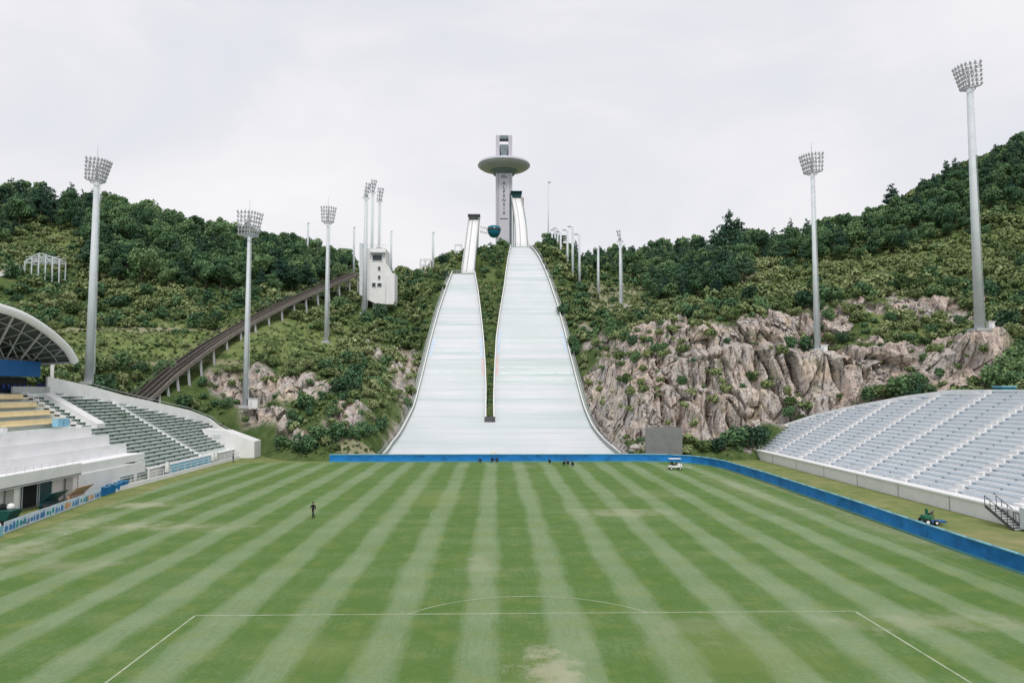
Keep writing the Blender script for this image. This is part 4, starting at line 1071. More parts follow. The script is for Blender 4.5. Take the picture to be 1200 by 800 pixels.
# front wall beside the green benches
MB().box((-52.3, 129.6, .85), (.3, 36.5, 1.7)).build('front_wall', CONC, LS)
MB().box((-52.2, 129.6, 1.8), (.8, 36.5, .16)).build('wall_coping', WHITE, LS)
MB().box((-50.9, 122, .3), (.25, 48, .6)).build('kerb_wall', CONC, LS)
railing([(-51.0, 98.5, .6), (-51.0, 146, .6)], .9, 'pitch_railing', WHITE, LS, 2.4, .04)
for (y0, y1) in ((103.5, 107.6), (108.4, 111.4), (135.5, 138.5)):
    d = MB().box((-52.13 if y0 > 111 else -52.62, (y0+y1)/2, .95), (.06, y1-y0, 1.1)).build('vent_window', STEEL, LS)
    MB().box((-52.08 if y0 > 111 else -52.57, (y0+y1)/2, .95), (.03, (y1-y0)*.88, .8)).build('pane', simple('green_pane', (.12, .17, .16), .4), d)
for y in (115.2, 133.4, 134.8): MB().box((-51.2, y, 1.6), (.5, .5, 1.6)).build('wall_post', WHITE, LS)
# back and end parapet wall
bw = [(55, 441, 118), (80, 446.5, 122), (105, 452, 127), (145, 463, 134.5), (185, 472, 142.5), (222, 480.5, 150), (246, 490, 156), (258, 499, 158.0), (270, 506, 157.5), (284, 511, 154.5), (298, 517, 149)]
P = [onY(*q) for q in bw]; W = [(p[0], p[1], 0, p[2]) for p in P]
MB().wall(W, .35).build('rear_wall', WHITE, LS)
mb = MB(); 
for a, b in zip(P[2:-1], P[3:]): mb.tube((a[0], a[1], a[2]+.5), (b[0], b[1], b[2]+.5), .04, n=5)
mb.build('rear_railing', STEEL, LS)
MB().prism([onY(*q, 146.0) for q in ((236, 502.5), (264, 504.5), (298, 517), (298, 536.5), (262, 537), (246, 522))], (0, 4.0, 0)).build('end_block', WHITE, LS)
p = onY(254, 511, 145.9); MB().box((p[0], 145.95, p[2]), (1.4, .1, .7)).build('vent_window', STEEL, LS)
# pale blue banner on the front of the left stand
bn = empty('banner', (-51.4, 123, .4), 'pale blue cloth banner hung on the front rail of the left grandstand', 'banner')
mb = MB(); n = 40; V = []; Fs = []
for i in range(n+1):
    y = 115.8+17*i/n; 
    for k in range(5):
        V.append((-51.38+.05*math.sin(i*1.3+k*.7), y, .55+1.25*k/4-.05*math.sin(i*.55)*(k < 2)))
for i in range(n):
    for k in range(4): a = i*5+k; Fs.append((a, a+5, a+6, a+1))
mb.add(V, Fs); cl = mb.build('cloth', PBLUE, bn); so = cl.modifiers.new('solid', 'SOLIDIFY'); so.thickness = .03
MB().tube((-51.36, 115.6, 1.84), (-51.36, 133, 1.84), .05, n=6).build('rail', WHITE, bn)

# ------------------------------------------------------------------ pavilion with curved roof on the left
PV = empty('pavilion', (-78, 112, 12.5), 'pavilion with curved white roof rim and blue fascia above the left grandstand', 'pavilion')
PYY = 116.5
RX = -68.0
rimc = [(-150, 372), (-95, 352), (-45, 350), (0, 361), (28, 371), (52, 385.5), (70, 400), (80.5, 411.5), (87.5, 424)]
RP = spline([Vector(onX(a, b, RX)) for a, b in rimc], 5)
mb = MB()
mb.sweep(RP, .62)
mb.build('roof_rim', WHITE, PV, True)
mb = MB(); n = len(RP); zbk = onX(60, 427, -86)[2]; KK = 7
for k in range(KK+1):
    t = k/KK
    mb.v += [(p.x-18*t, p.y+(1.5*t), p.z*(1-t)**.8+(17.0)*(1-(1-t)**.8)+.15) for p in RP]
for k in range(KK):
    for i in range(n-1): a = k*n+i; mb.f.append((a, a+1, a+n+1, a+n))
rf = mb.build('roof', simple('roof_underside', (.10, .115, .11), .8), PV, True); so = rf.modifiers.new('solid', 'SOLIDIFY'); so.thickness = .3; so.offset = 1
mb = MB(); tip = RP[-1]; bx = -73.5; zch = tip.z-.35
Pc = [Vector((bx, tip.y+1-i*3.1, zch+.25)) for i in range(12)]
for a, b in zip(Pc[:-1], Pc[1:]): mb.tube(a, b, .13, n=6)
mb.tube(tip, Pc[0], .16, n=6); mb.tube(tip+Vector((0, -.4, -.1)), (-86, tip.y+1, 17.1), .16, n=6)
def rim_at(y): return min(RP, key=lambda p: abs(p.y-y))
for i, q in enumerate(Pc[:-1]):
    r = rim_at(q.y-3.4); mb.tube(q, r, .17 if i % 2 == 0 else .10, n=6)
    for t in (.3, .6):
        m_ = Vector((RX-18*t, r.y+1.5*t, r.z*(1-t)**.8+17.0*(1-(1-t)**.8)-.25)); mb.tube(q, m_, .09, n=5)
for t in (.15, .35, .55, .75):
    L_ = [Vector((p.x-18*t, p.y+1.5*t, p.z*(1-t)**.8+17.0*(1-(1-t)**.8)-.22)) for p in RP]
    for a, b in zip(L_[:-1], L_[1:]): mb.tube(a, b, .09, n=5)
for p in RP[::3]:
    L_ = [Vector((p.x-18*t, p.y+1.5*t, p.z*(1-t)**.8+17.0*(1-(1-t)**.8)-.2)) for t in (0, .2, .4, .6, .8, 1)]
    for a, b in zip(L_[:-1], L_[1:]): mb.tube(a, b, .08, n=5)
mb.build('roof_truss', CONCG, PV)
c0, c1 = onX(61.5, 427, -73.5), onX(61.5, 446, -73.5); MB().tube((-73.5, c0[1], c1[2]-2), (-73.5, c0[1], c0[2]), .28).build('column', WHITE, PV)
q = onX(48, 424, -72.6); q2 = onX(48, 441.5, -72.6)
MB().box((-73.6, q[1]-12, (q[2]+q2[2])/2), (2.0, 24, q[2]-q2[2])).build('fascia', BLUE2, PV)
r0 = onX(38, 442, -73.2); MB().box((-76.5, q[1]-13.5, (q2[2]+12.0)/2-.05), (6, 22, q2[2]-12.1)).build('box_room', WHITE, PV)
MB().box((-73.42, r0[1]-11, (q2[2]+13.0)/2), (.12, 20, q2[2]-13.3)).build('room_shade', DARKIN, PV)  # dark sheet painting the shade of the room under the fascia
mb = MB()
for i in range(9):
    y = r0[1]-1+(.9 if i == 8 else 0)-i*1.2; x = -72.7; z = 13.35
    mb.box((x, y, z+.4), (.5, .5, .08)); mb.box((x-.25, y, z+.75), (.06, .5, .6)); mb.box((x, y, z+.15), (.08, .08, .5))
mb.build('seats', simple('deep_blue_seat', (.01, .035, .22), .5), PV)
mb = MB()
for i in range(4):
    y = r0[1]+.8+i*.75; mb.box((-72.6, y, 13.8), (.5, .55, .1)); mb.box((-72.85, y, 14.25), (.08, .55, .8)); mb.box((-72.6, y, 13.5), (.1, .1, .5))
mb.build('seats', simple('navy_seat', (.01, .02, .12), .5), PV)
MB().box((-77, 100, 6), (9, 34, 12.6)).build('base', CONCG, PV)

# ------------------------------------------------------------------ blue barrier around the pitch
BR = empty('barrier', (39, 100, 0), 'long deep blue fabric barrier with pale top rail around the far pitch edge', 'barrier')
bp = [(-31.3, 138.2), (0, 138.2), (27, 137.9), (32.5, 137.0), (36.2, 134.3), (38.3, 130.0), (39.4, 124.5), (39.9, 108), (39.6, 81), (39.0, 60), (39.0, 30)]
def resample(P, step):
    out = []; 
    for a, b in zip(P[:-1], P[1:]):
        a, b = Vector((*a, 0)), Vector((*b, 0)); n = max(1, round((b-a).length/step))
        out += [a.lerp(b, i/n) for i in range(n)]
    out.append(Vector((*P[-1], 0))); return out
BPs = resample(bp, 3.0)
rr = random.Random(3)
BT = [(rr.uniform(-.05, .05), rr.uniform(-.05, .05)) for _ in BPs]
BT = [(a, a) for a, b in BT]
for i, (a, b) in enumerate(zip(BPs[:-1], BPs[1:])):
    d = (b-a).normalized(); n_ = Vector((-d.y, d.x, 0)); V = []; m = 10
    for k in range(m+1):
        p = a.lerp(b, k/m); t0 = 0
        for j in range(4):
            s = math.sin(math.pi*k/m)*math.sin(math.pi*j/3)*.10*rr.uniform(.5, 1.2)
            q = p+n_*(t0*j/3+s); V.append((q.x, q.y, .20+1.20*j/3))
    Fs = [(k*4+j, k*4+4+j, k*4+5+j, k*4+1+j) for k in range(m) for j in range(3)]
    o = MB().add(V, Fs).build('fabric_panel', BLUE, BR, True)
mb = MB(); pts = [(p.x, p.y) for p in BPs]
tp = [Vector((p.x, p.y, 1.43)) for p in BPs]
for a, b in zip(tp[:-1], tp[1:]): mb.tube(a, b, .095, n=8)
mb.build('top_rail', CYAN, BR, True)
mb = MB(); mb.wall([(p.x, p.y, .012, .20) for p in BPs], .06); mb.build('bottom_band', simple('teal_band', (.10, .34, .40), .6), BR)
mb = MB()
for i, p in enumerate(BPs):
    d = (BPs[min(i+1, len(BPs)-1)]-BPs[max(0, i-1)]).normalized(); mb.tube((p.x-d.y*.2, p.y+d.x*.2, .01), (p.x-d.y*.12, p.y+d.x*.12, 1.38), .05, n=6)
mb.build('posts', STEEL, BR)

# ------------------------------------------------------------------ scoreboard
SBY = 140.6; b0, b1 = onY(756.5, 530, SBY), onY(799, 501, SBY)
SB = empty('scoreboard', ((b0[0]+b1[0])/2, SBY, 0), 'grey scoreboard on short legs before the cliff beside the outrun', 'scoreboard')
xm = (b0[0]+b1[0])/2; zt_ = b1[2]
MB().box((xm, SBY, (zt_+1.0)/2), (b1[0]-b0[0], .5, zt_-1.0)).build('board', SCREEN, SB, bevel=.05)
mb = MB()
for i in range(4): x = b0[0]+.4+(b1[0]-b0[0]-.8)*i/3; mb.beam((x, SBY+.35, 0), (x, SBY+.35, zt_+.5), .14)
for z in (zt_+.5, zt_+.1): mb.beam((b0[0], SBY+.35, z), (b1[0], SBY+.35, z), .12)
mb.build('frame', DSTEEL, SB)
for i in range(4): x = b0[0]+.4+(b1[0]-b0[0]-.8)*i/3; MB().beam((x, SBY+.3, 0), (x, SBY+.3, 1.05), .2).build('leg', DSTEEL, SB)
mb = MB()
for x in (b0[0]+.3, b1[0]-.3): mb.beam((x, SBY+.3, zt_-.5), (x, SBY+1.9, 0), .14)
mb.build('brace', STEEL, SB)
MB().box((b0[0]+1.8, SBY-.9, .55), (1.2, .8, 1.1)).build('control_cabinet', CONCG, SB, bevel=.04)

# ------------------------------------------------------------------ vehicles
def wheel(root, x, y, r, w, axis='y', nm='wheel'):
    a = Vector((w/2, 0, 0)) if axis == 'x' else Vector((0, w/2, 0)); c = Vector((x, y, r+.01))
    o = MB().tube(c-a, c+a, r, n=18).build(nm, RUBBER, root); MB().tube(c-a*1.06, c+a*1.06, r*.5, n=12).build('rim', WHITE, o); return o
g = onZ(791, 550); GC = empty('utility_cart', (g[0], g[1], 0), 'white roofed utility cart parked on the grass in front of the blue barrier', 'cart')
x, y = g[0], g[1]
MB().box((x, y, .55), (2.3, 1.2, .35)).build('body', WHITE, GC, bevel=.08); MB().box((x+.75, y, .85), (.7, 1.1, .4)).build('bonnet', WHITE, GC, bevel=.12)
MB().box((x-.2, y, .85), (.55, 1.05, .14)).build('seat', BLACKC, GC, bevel=.03); MB().box((x-.5, y, 1.12), (.12, 1.05, .5)).build('backrest', BLACKC, GC, bevel=.03)
MB().box((x-.05, y, 1.86), (2.0, 1.35, .10)).build('roof', WHITE, GC, bevel=.04)
mb = MB(); [mb.tube((x+a, y+b, .7), (x+a*.85, y+b, 1.84), .035, n=6) for a in (-.95, .85) for b in (-.55, .55)]; mb.build('roof_posts', DSTEEL, GC)
MB().tube((x+.45, y+.2, .95), (x+.2, y+.2, 1.2), .14, n=10).build('steering_wheel', DSTEEL, GC)
for a in (-.75, .78):
    for b in (-.55, .55): wheel(GC, x+a, y+b, .26, .2)
mb = MB(); mb.tube((x+1.0, y-.05, .5), (x+2.9, y, .35), .04, n=6); mb.build('tow_bar', STEEL, GC)
# green roller mower beyond the barrier
g = onZ(1090, 614.5); x, y = g[0], g[1]; MO = empty('mower', (x, y, 0), 'green ride-on mower with blue deck standing behind the blue barrier', 'mower')
MB().box((x-.35, y, .75), (.8, .9, .5)).build('engine_hood', GREENP, MO, bevel=.1); MB().box((x+.5, y, .35), (1.9, 1.0, .2)).build('mowing_deck', simple('mower_blue', (.02, .10, .28), .5), MO, bevel=.06)
MB().box((x-.1, y, 1.1), (.4, .5, .1)).build('seat', BLACKC, MO, bevel=.03); MB().box((x-.32, y, 1.35), (.1, .5, .5)).build('backrest', GREENP, MO, bevel=.03)
mb = MB(); mb.tube((x+.45, y, .5), (x+.25, y, 1.25), .04, n=6); mb.tube((x+.27, y, 1.22), (x+.23, y, 1.28), .22, n=14); mb.build('steering_wheel', DSTEEL, MO)
for a, r in ((-.55, .34), (.35, .26)):
    for b in (-.5, .5): wheel(MO, x+a, y+b, r, .22)
# dark green cart at the near left edge
g = onZ(9, 621); x, y = g[0]-2.0, g[1]+1.5; CA = empty('cart', (x, y, 0), 'dark green open cart loaded with white bags at the near left edge', 'cart')
MB().prism([(x-1.7, y-.9, .75), (x+1.4, y-.9, .75), (x+1.9, y-.9, 1.75), (x-2.0, y-.9, 1.75)], (0, 1.8, 0)).build('body', DGREENP, CA, bevel=.05)
MB().box((x, y, .62), (2.8, 1.3, .2)).build('chassis', DSTEEL, CA)
for a in (-.9, .8):
    for b in (-.85, .85): wheel(CA, x+a, y+b, .4, .22)
MB().beam((x+1.8, y, .7), (x+3.0, y, .4), .09).build('tow_bar', DSTEEL, CA)
rr = random.Random(5)
for i in range(4):
    b = bpy.data.meshes.new('bag')
    mb = MB(); xx, yy = x-1.1+i*.72, y+rr.uniform(-.3, .3)
    mb.lathe((xx, yy, 1.76), [(.28, 0), (.36, .12), (.34, .34), (.2, .52), (.08, .56)], 12)
    o = mb.build('sack', WHITE if i != 2 else BLACKC, None, True)
    tag(o, ['leftmost white sack heaped on the dark green cart', 'white sack second from the left on the dark green cart', 'black sack among the white ones on the dark green cart', 'rightmost white sack on the dark green cart'][i], 'sack', 'sacks on the cart')

# advertising boards along the left touchline
A0, A1 = Vector((*onZ(4, 626)[:2], 0)), Vector((*onZ(118, 583)[:2], 0)); NB = 11
cols_ = [PRINTB, PRINTT, PRINTB, PRINTB, PRINTT, PRINTB, PRINTO, PRINTB, PRINTT, PRINTO, PRINTB]
nmw = ['blue', 'teal', 'blue', 'blue', 'teal', 'blue', 'orange', 'blue', 'teal', 'orange', 'blue']
for i in range(NB):
    a, b = A0.lerp(A1, (i+.03)/NB), A0.lerp(A1, (i+.97)/NB); c = (a+b)/2; d = (b-a).normalized(); n_ = Vector((d.y, -d.x, 0))
    rt = empty('advertising_board', (c.x, c.y, 0), f'white board printed with {nmw[i]} shapes, {ords[i]} from the near end of the touchline row', 'advertising board', 'advertising boards along the left touchline')
    hgt = 1.15
    MB().wall([(a.x, a.y, .05, hgt), (b.x, b.y, .05, hgt)], .06).build('panel', simple('board_pale_blue', (.60, .70, .84), .5), rt)
    L = (b-a).length; mb = MB(); r3 = random.Random(40+i)
    for k in range(3):
        u = L*(k+.5)/3+r3.uniform(-.15, .15); w = r3.uniform(.4, .8); z0 = r3.uniform(.2, .35); z1 = r3.uniform(.7, 1.0)
        base = a+d*u+n_*.033
        poly = [base-d*w/2+Vector((0, 0, z0)), base+d*w*.3+Vector((0, 0, z0)), base+d*w/2+Vector((0, 0, (z0+z1)/2)), base+d*w*.15+Vector((0, 0, z1)), base-d*w*.35+Vector((0, 0, z1*.92))]
        mb.prism(poly, n_*.012)
    mb.build('print', cols_[i], rt)
    mb = MB(); mb.beam(a-n_*.5+d*.3, a+d*.3+Vector((0, 0, .9)), .05); mb.beam(b-n_*.5-d*.3, b-d*.3+Vector((0, 0, .9)), .05); mb.build('stand_leg', DSTEEL, rt)
# cyan near board strip
a, b = Vector((*onZ(-30, 640)[:2], 0)), Vector((*onZ(3, 628)[:2], 0)); rt = empty('advertising_board', ((a.x+b.x)/2, (a.y+b.y)/2, 0), 'cyan blue advertising board at the near left picture edge', 'advertising board')
MB().wall([(a.x, a.y, .05, 1.0), (b.x, b.y, .05, 1.0)], .06).build('panel', CYAN, rt); MB().beam((a.x-.5, a.y, 0), (a.x, a.y, .8), .05).build('stand_leg', DSTEEL, rt)
# deep blue folded panels stacked by the wall
for i in range(6):
    p = A0.lerp(A1, 1.03+.045*i); rt = empty('folded_panel', (p.x-.3, p.y+.4, 0), f'deep blue folded barrier panel, {ords[i]} of six leaning after the printed boards', 'folded panel', 'folded blue panels by the left stand')
    z = 1.25+.12*math.sin(i*2.1)
    MB().prism([(p.x-.6, p.y+i*.25, .02), (p.x-.5, p.y+i*.25, .02), (p.x-.2, p.y+.1+i*.25, z), (p.x-.3, p.y+.1+i*.25, z)], (.25, 1.5, 0)).build('panel', BLUE, rt, bevel=.02)
    MB().beam((p.x-.1, p.y+.3+i*.25, z-.1), (p.x+.1, p.y+1.6+i*.25, z-.1), .06).build('handle_bar', CYAN, rt)
# orange striped team bench canopy
for i, (yy, lab, mt) in enumerate(((92.0, 'pale orange covered team bench before the openings of the left stand', simple('pale_orange', (.62, .42, .28), .6)), (86.5, 'dark teal covered team bench beside the pillar of the left stand', DTEAL))):
    x = -50.9; rt = empty('team_bench', (x, yy, 0), lab, 'team bench')
    mb = MB(); n = 8; Pp = []
    for k in range(n+1): t = math.pi*.5*k/n; Pp.append((x-1.0+1.2*math.sin(t)*1.0, .7+1.2*math.cos(t)*.9))
    Pp = [(x-1.05, .05)]+[(x-1.05+.0, .8)]+[(x-1.0+1.1*math.sin(t), .8+.95*(1-math.cos(t)) if False else .8+.95*math.sin(t*.999)) for t in [math.pi/2*k/6 for k in range(7)]]
    for s0 in (0,):
        for a, b in zip(Pp[:-1], Pp[1:]):
            mb.add([(a[0], yy-1.8, a[1]), (a[0], yy+1.8, a[1]), (b[0], yy+1.8, b[1]), (b[0], yy-1.8, b[1])], [(0, 1, 2, 3)])
    o = mb.build('shell', mt, rt, True); so = o.modifiers.new('solid', 'SOLIDIFY'); so.thickness = .06
    MB().box((x-.55, yy, .45), (.5, 3.4, .08)).build('seat', DSTEEL, rt); mb = MB()
    for s in (-1.6, 1.6): mb.box((x-.55, yy+s, .2), (.4, .08, .42))
    mb.build('leg', DSTEEL, rt)

# huts and blocks by the masts
def block(px, py, Y, dims, name, label, cat, mat=WHITE):
    p = onY(px, py, Y); g = tz(p[0], Y); z = min(g, p[2]); rt = empty(name, (p[0], Y, p[2]), label, cat)
    h = dims[2]+p[2]-z+.8
    MB().box((p[0], Y, p[2]+dims[2]-h/2), (dims[0], dims[1], h)).build('body', mat, rt, bevel=.05)
    MB().box((p[0], Y, p[2]+dims[2]+.06), (dims[0]+.3, dims[1]+.3, .12)).build('cap', CONC, rt)
    MB().box((p[0]-dims[0]*.2, Y-dims[1]/2-.02, p[2]+dims[2]*.45), (dims[0]*.25, .04, dims[2]*.7)).build('hatch', STEEL, rt); return rt
block(297.5, 477, 165, (2.1, 1.6, 1.9), 'control_cabinet', 'small white control hut beside the mast at the left rock patch', 'cabinet')
block(964.5, 411, 158.5, (1.5, 1.3, 1.2), 'control_cabinet', 'small white cabinet beside the mast on the rocky ledge', 'cabinet')
block(727, 366, 234, (6.0, 4.5, 2.0), 'mast_plinth', 'wide white concrete plinth under the short mast in the pale clearing', 'plinth')
block(1161, 384, 138, (1.1, .9, 1.1), 'control_cabinet', 'small pale cabinet at the foot of the tallest right mast', 'cabinet')
block(673, 350, 252, (1.6, 1.4, 3.0), 'control_cabinet', 'dark cabinet at the foot of the post row on the ridge', 'cabinet', LAMPM)

# ------------------------------------------------------------------ people
def person(x, y, rot, pose, label, mats, group=None):
    J = {}
    if pose == 'walk':
        J = dict(pelvis=(0, 0, .93), chest=(0, .03, 1.28), neck=(0, .05, 1.46), head=(0, .08, 1.58), crown=(0, .08, 1.70),
                 hl=(-.10, 0, .88), kl=(-.11, .22, .50), al=(-.11, .16, .09), tl=(-.11, .32, .05), hr=(.10, 0, .88), kr=(.11, -.08, .48), ar=(.11, -.34, .14), tr=(.11, -.22, .05),
                 sl=(-.19, .03, 1.40), el=(-.25, -.10, 1.14), wl=(-.24, .02, .92), sr=(.19, .03, 1.40), er=(.25, .12, 1.15), wr=(.22, .32, 1.02))
    elif pose == 'stand':
        J = dict(pelvis=(0, 0, .93), chest=(0, .0, 1.28), neck=(0, .01, 1.46), head=(0, .04, 1.58), crown=(0, .04, 1.70),
                 hl=(-.10, 0, .88), kl=(-.12, .03, .49), al=(-.13, 0, .08), tl=(-.14, .16, .04), hr=(.10, 0, .88), kr=(.12, .03, .49), ar=(.14, 0, .08), tr=(.16, .16, .04),
                 sl=(-.19, 0, 1.40), el=(-.27, -.02, 1.13), wl=(-.25, .10, .90), sr=(.19, 0, 1.40), er=(.27, -.02, 1.13), wr=(.22, .14, .95))
    else:   # crouching, hands near the ground
        J = dict(pelvis=(0, -.10, .36), chest=(0, .12, .66), neck=(0, .24, .80), head=(0, .32, .88), crown=(0, .36, .99),
                 hl=(-.11, -.08, .36), kl=(-.16, .30, .48), al=(-.15, .06, .08), tl=(-.16, .22, .04), hr=(.11, -.08, .36), kr=(.16, .30, .48), ar=(.15, .06, .08), tr=(.16, .22, .04),
                 sl=(-.19, .2, .75), el=(-.24, .32, .50), wl=(-.16, .48, .30), sr=(.19, .2, .75), er=(.24, .32, .50), wr=(.16, .5, .28))
    E_ = [('pelvis', 'chest'), ('chest', 'neck'), ('neck', 'head'), ('head', 'crown'), ('pelvis', 'hl'), ('hl', 'kl'), ('kl', 'al'), ('al', 'tl'), ('pelvis', 'hr'), ('hr', 'kr'), ('kr', 'ar'), ('ar', 'tr'),
          ('chest', 'sl'), ('sl', 'el'), ('el', 'wl'), ('chest', 'sr'), ('sr', 'er'), ('er', 'wr')]
    Rr = dict(pelvis=.15, chest=.17, neck=.065, head=.10, crown=.085, hl=.10, hr=.10, kl=.065, kr=.065, al=.05, ar=.05, tl=.04, tr=.04, sl=.075, sr=.075, el=.05, er=.05, wl=.04, wr=.04)
    # hands: palm, four fingers and a thumb
    for s, w, e in ((-1, 'wl', 'el'), (1, 'wr', 'er')):
        d = (Vector(J[w])-Vector(J[e])).normalized(); side = Vector((0, 1, 0)).cross(d).normalized() if abs(d.y) < .9 else Vector((1, 0, 0))
        pc = Vector(J[w])+d*.07; J['p'+w] = tuple(pc); Rr['p'+w] = .034; E_.append((w, 'p'+w))
        for k in range(4):
            t = pc+side*(k-1.5)*.021+d*.03; u = t+d*(.055+.008*(k in (1, 2)))+Vector((0, .012, -.01))
            J[f'f{k}{w}'] = tuple(t); J[f'g{k}{w}'] = tuple(u); Rr[f'f{k}{w}'] = .009; Rr[f'g{k}{w}'] = .008; E_ += [('p'+w, f'f{k}{w}'), (f'f{k}{w}', f'g{k}{w}')]
        u = Vector(J[w])+d*.04+side*.05*s; J['th'+w] = tuple(u); Rr['th'+w] = .010; E_.append((w, 'th'+w))
    ks = list(J); me = bpy.data.meshes.new('person'); me.from_pydata([J[k] for k in ks], [(ks.index(a), ks.index(b)) for a, b in E_], [])
    o = bpy.data.objects.new('person', me); COL.objects.link(o)
    sk = o.modifiers.new('skin', 'SKIN'); ss = o.modifiers.new('sub', 'SUBSURF'); ss.levels = ss.render_levels = 2
    for i, k in enumerate(ks): me.skin_vertices[0].data[i].radius = (Rr[k], Rr[k]*(.75 if k in ('chest', 'pelvis') else 1)); me.skin_vertices[0].data[i].use_root = (k == 'pelvis')
    dg = bpy.context.evaluated_depsgraph_get(); dg.update(); m2 = bpy.data.meshes.new_from_object(o.evaluated_get(dg)); bpy.data.objects.remove(o)
    m2.materials.clear()
    for m_ in mats: m2.materials.append(m_)
    zn = J['neck'][2]; zp = J['pelvis'][2]; hd = Vector(J['head'])
    for p in m2.polygons:
        c = p.center; hand = min((c-Vector(J['pwl'])).length, (c-Vector(J['pwr'])).length) < .10
        p.material_index = 2 if ((c-hd).length < .17 and c.z > zn+.02) or hand else (0 if c.z > zp-.02 and (pose != 'crouch' or c.y < .35) else 1); p.use_smooth = True
    b = bpy.data.objects.new('person', m2); COL.objects.link(b); b.location = (x, y, .012-min(v.co.z for v in m2.vertices)); b.rotation_euler.z = rot; tag(b, label, 'person', group)
    mb = MB(); h = Vector(J['crown']); mb.lathe(h+Vector((0, -.02, -.06)), [(.098, -.03), (.106, .02), (.092, .08), (.05, .115), (.01, .125)], 12)
    hr = mb.build('hair', BLACKC, None, True); hr.parent = b
    mb = MB(); hh = Vector(J['head'])+Vector((0, .095, 0))
    for s in (-1, 1): mb.lathe(hh+Vector((s*.036, 0, .03)), [(.002, -.009), (.011, 0), (.002, .009)], 8)
    e_ = mb.build('eyes', BLACKC, None, True); e_.parent = b
    mb = MB(); mb.prism([hh+Vector((-.012, 0, -.02)), hh+Vector((.012, 0, -.02)), hh+Vector((0, .0, .03))], (0, .025, -.01)); n_ = mb.build('nose', SKIN, None); n_.parent = b
    return b
g = onZ(367, 607); person(g[0], g[1], math.radians(150), 'walk', 'person in dark clothes walking alone across the left half of the pitch', [BLACKC, BLACKC, SKIN])
g = onZ(273, 542); person(g[0], g[1], math.radians(-60), 'stand', 'person in navy clothes standing at the far end of the left grandstand', [NAVYC, NAVYC, SKIN])
for px, py, rot, lab, mt in ((563.5, 542.2, 90, 'person crouching alone nearest the slope divider, leftmost at the blue barrier', [BLACKC, BLACKC, SKIN]),
    (576.5, 541.6, 200, 'person in dark clothes crouching beside another by the barrier under the slope divider', [BLACKC, NAVYC, SKIN]),
    (583, 541.4, 140, 'person in navy clothes crouching right of the pair under the slope divider', [NAVYC, BLACKC, SKIN]),
    (645, 543.2, 80, 'person crouching alone on the grass left of a group of three', [BLACKC, BLACKC, SKIN]),
    (660, 545.6, -100, 'person crouching at the left of a group of three on the far grass', [BLACKC, BLACKC, SKIN]),
    (666, 545.0, 30, 'person in navy crouching in the middle of the group of three', [NAVYC, BLACKC, SKIN]),
    (672, 546.4, 100, 'person crouching at the right of the group of three on the far grass', [BLACKC, NAVYC, SKIN])):
    g = onZ(px, py); person(g[0], min(g[1], 137.3), math.radians(rot), 'crouch', lab, mt, 'people crouching near the far barrier')
# white tripod gear behind the crouching pair
g = (0.2, 140.2); tr = empty('hose_reel', (g[0]-.6, g[1], .3), 'white and yellow hose reel standing behind the blue barrier under the slope divider', 'hose reel')
mb = MB(); mb.tube((-.9, 140.2, 1.1), (.1, 140.2, 1.1), .62, n=18); mb.build('drum', simple('cream', (.62, .58, .42), .6), tr)
mb = MB(); [mb.tube((x_, 140.2, 1.1), (x_+.02, 140.2, 1.1), .85, n=20) for x_ in (-.95, .12)]; mb.build('flange', WHITE, tr)
mb = MB(); [mb.beam((x_, 140.2+s*.7, .25), (x_, 140.2, 2.0), .07) for x_ in (-1.05, .22) for s in (-1, 1)]; mb.build('frame', STEEL, tr)

# loose pale stones at the foot of both outer slope edges
def stone(x, y, z, r, seed, label, group):
    import bmesh
    bm = bmesh.new(); bmesh.ops.create_icosphere(bm, subdivisions=2, radius=r); rr = random.Random(seed)
    for v in bm.verts:
        n = vnoise(v.co.x/r*1.3+seed, v.co.y/r*1.3, v.co.z/r*1.3, seed); v.co *= .75+.6*float(n); v.co.z *= .7
    me = bpy.data.meshes.new('boulder'); bm.to_mesh(me); bm.free(); me.materials.append(STONE)
    o = bpy.data.objects.new('boulder', me); COL.objects.link(o); o.location = (x, y, z+r*.35); o.rotation_euler = (0, 0, rr.uniform(0, 6)); tag(o, label, 'boulder', group)
for i, (px, py, r) in enumerate(((461, 519, .9), (457, 524, .7), (466, 513, .8), (452, 528, .6))):
    g = onY(px, py, 146.5-i*.8); stone(g[0], g[1], tz(g[0], g[1]), r, i+1, f'pale boulder, {ords[i]} of four going down from the mid slope foot left of outrun' if False else ['upper', 'middle', 'topmost', 'lowest'][i]+' pale boulder of the pile at the left edge of the outrun', 'pale boulders at the left outrun edge')
for i, (px, py, r) in enumerate(((722, 517, 1.0), (732, 519, .9), (742, 521, .8), (714, 512, .8), (745, 514, 1.0))):
    g = onY(px, py, 146.5+(i % 2)); stone(g[0], g[1], tz(g[0], g[1]), r, i+11, ['large pale boulder second from the outrun in the right pile', 'pale boulder in the middle of the right pile', 'small boulder nearest the scoreboard foot in the right pile', 'pale boulder touching the right outrun edge', 'upper boulder left of the scoreboard'][i], 'pale boulders left of the scoreboard')

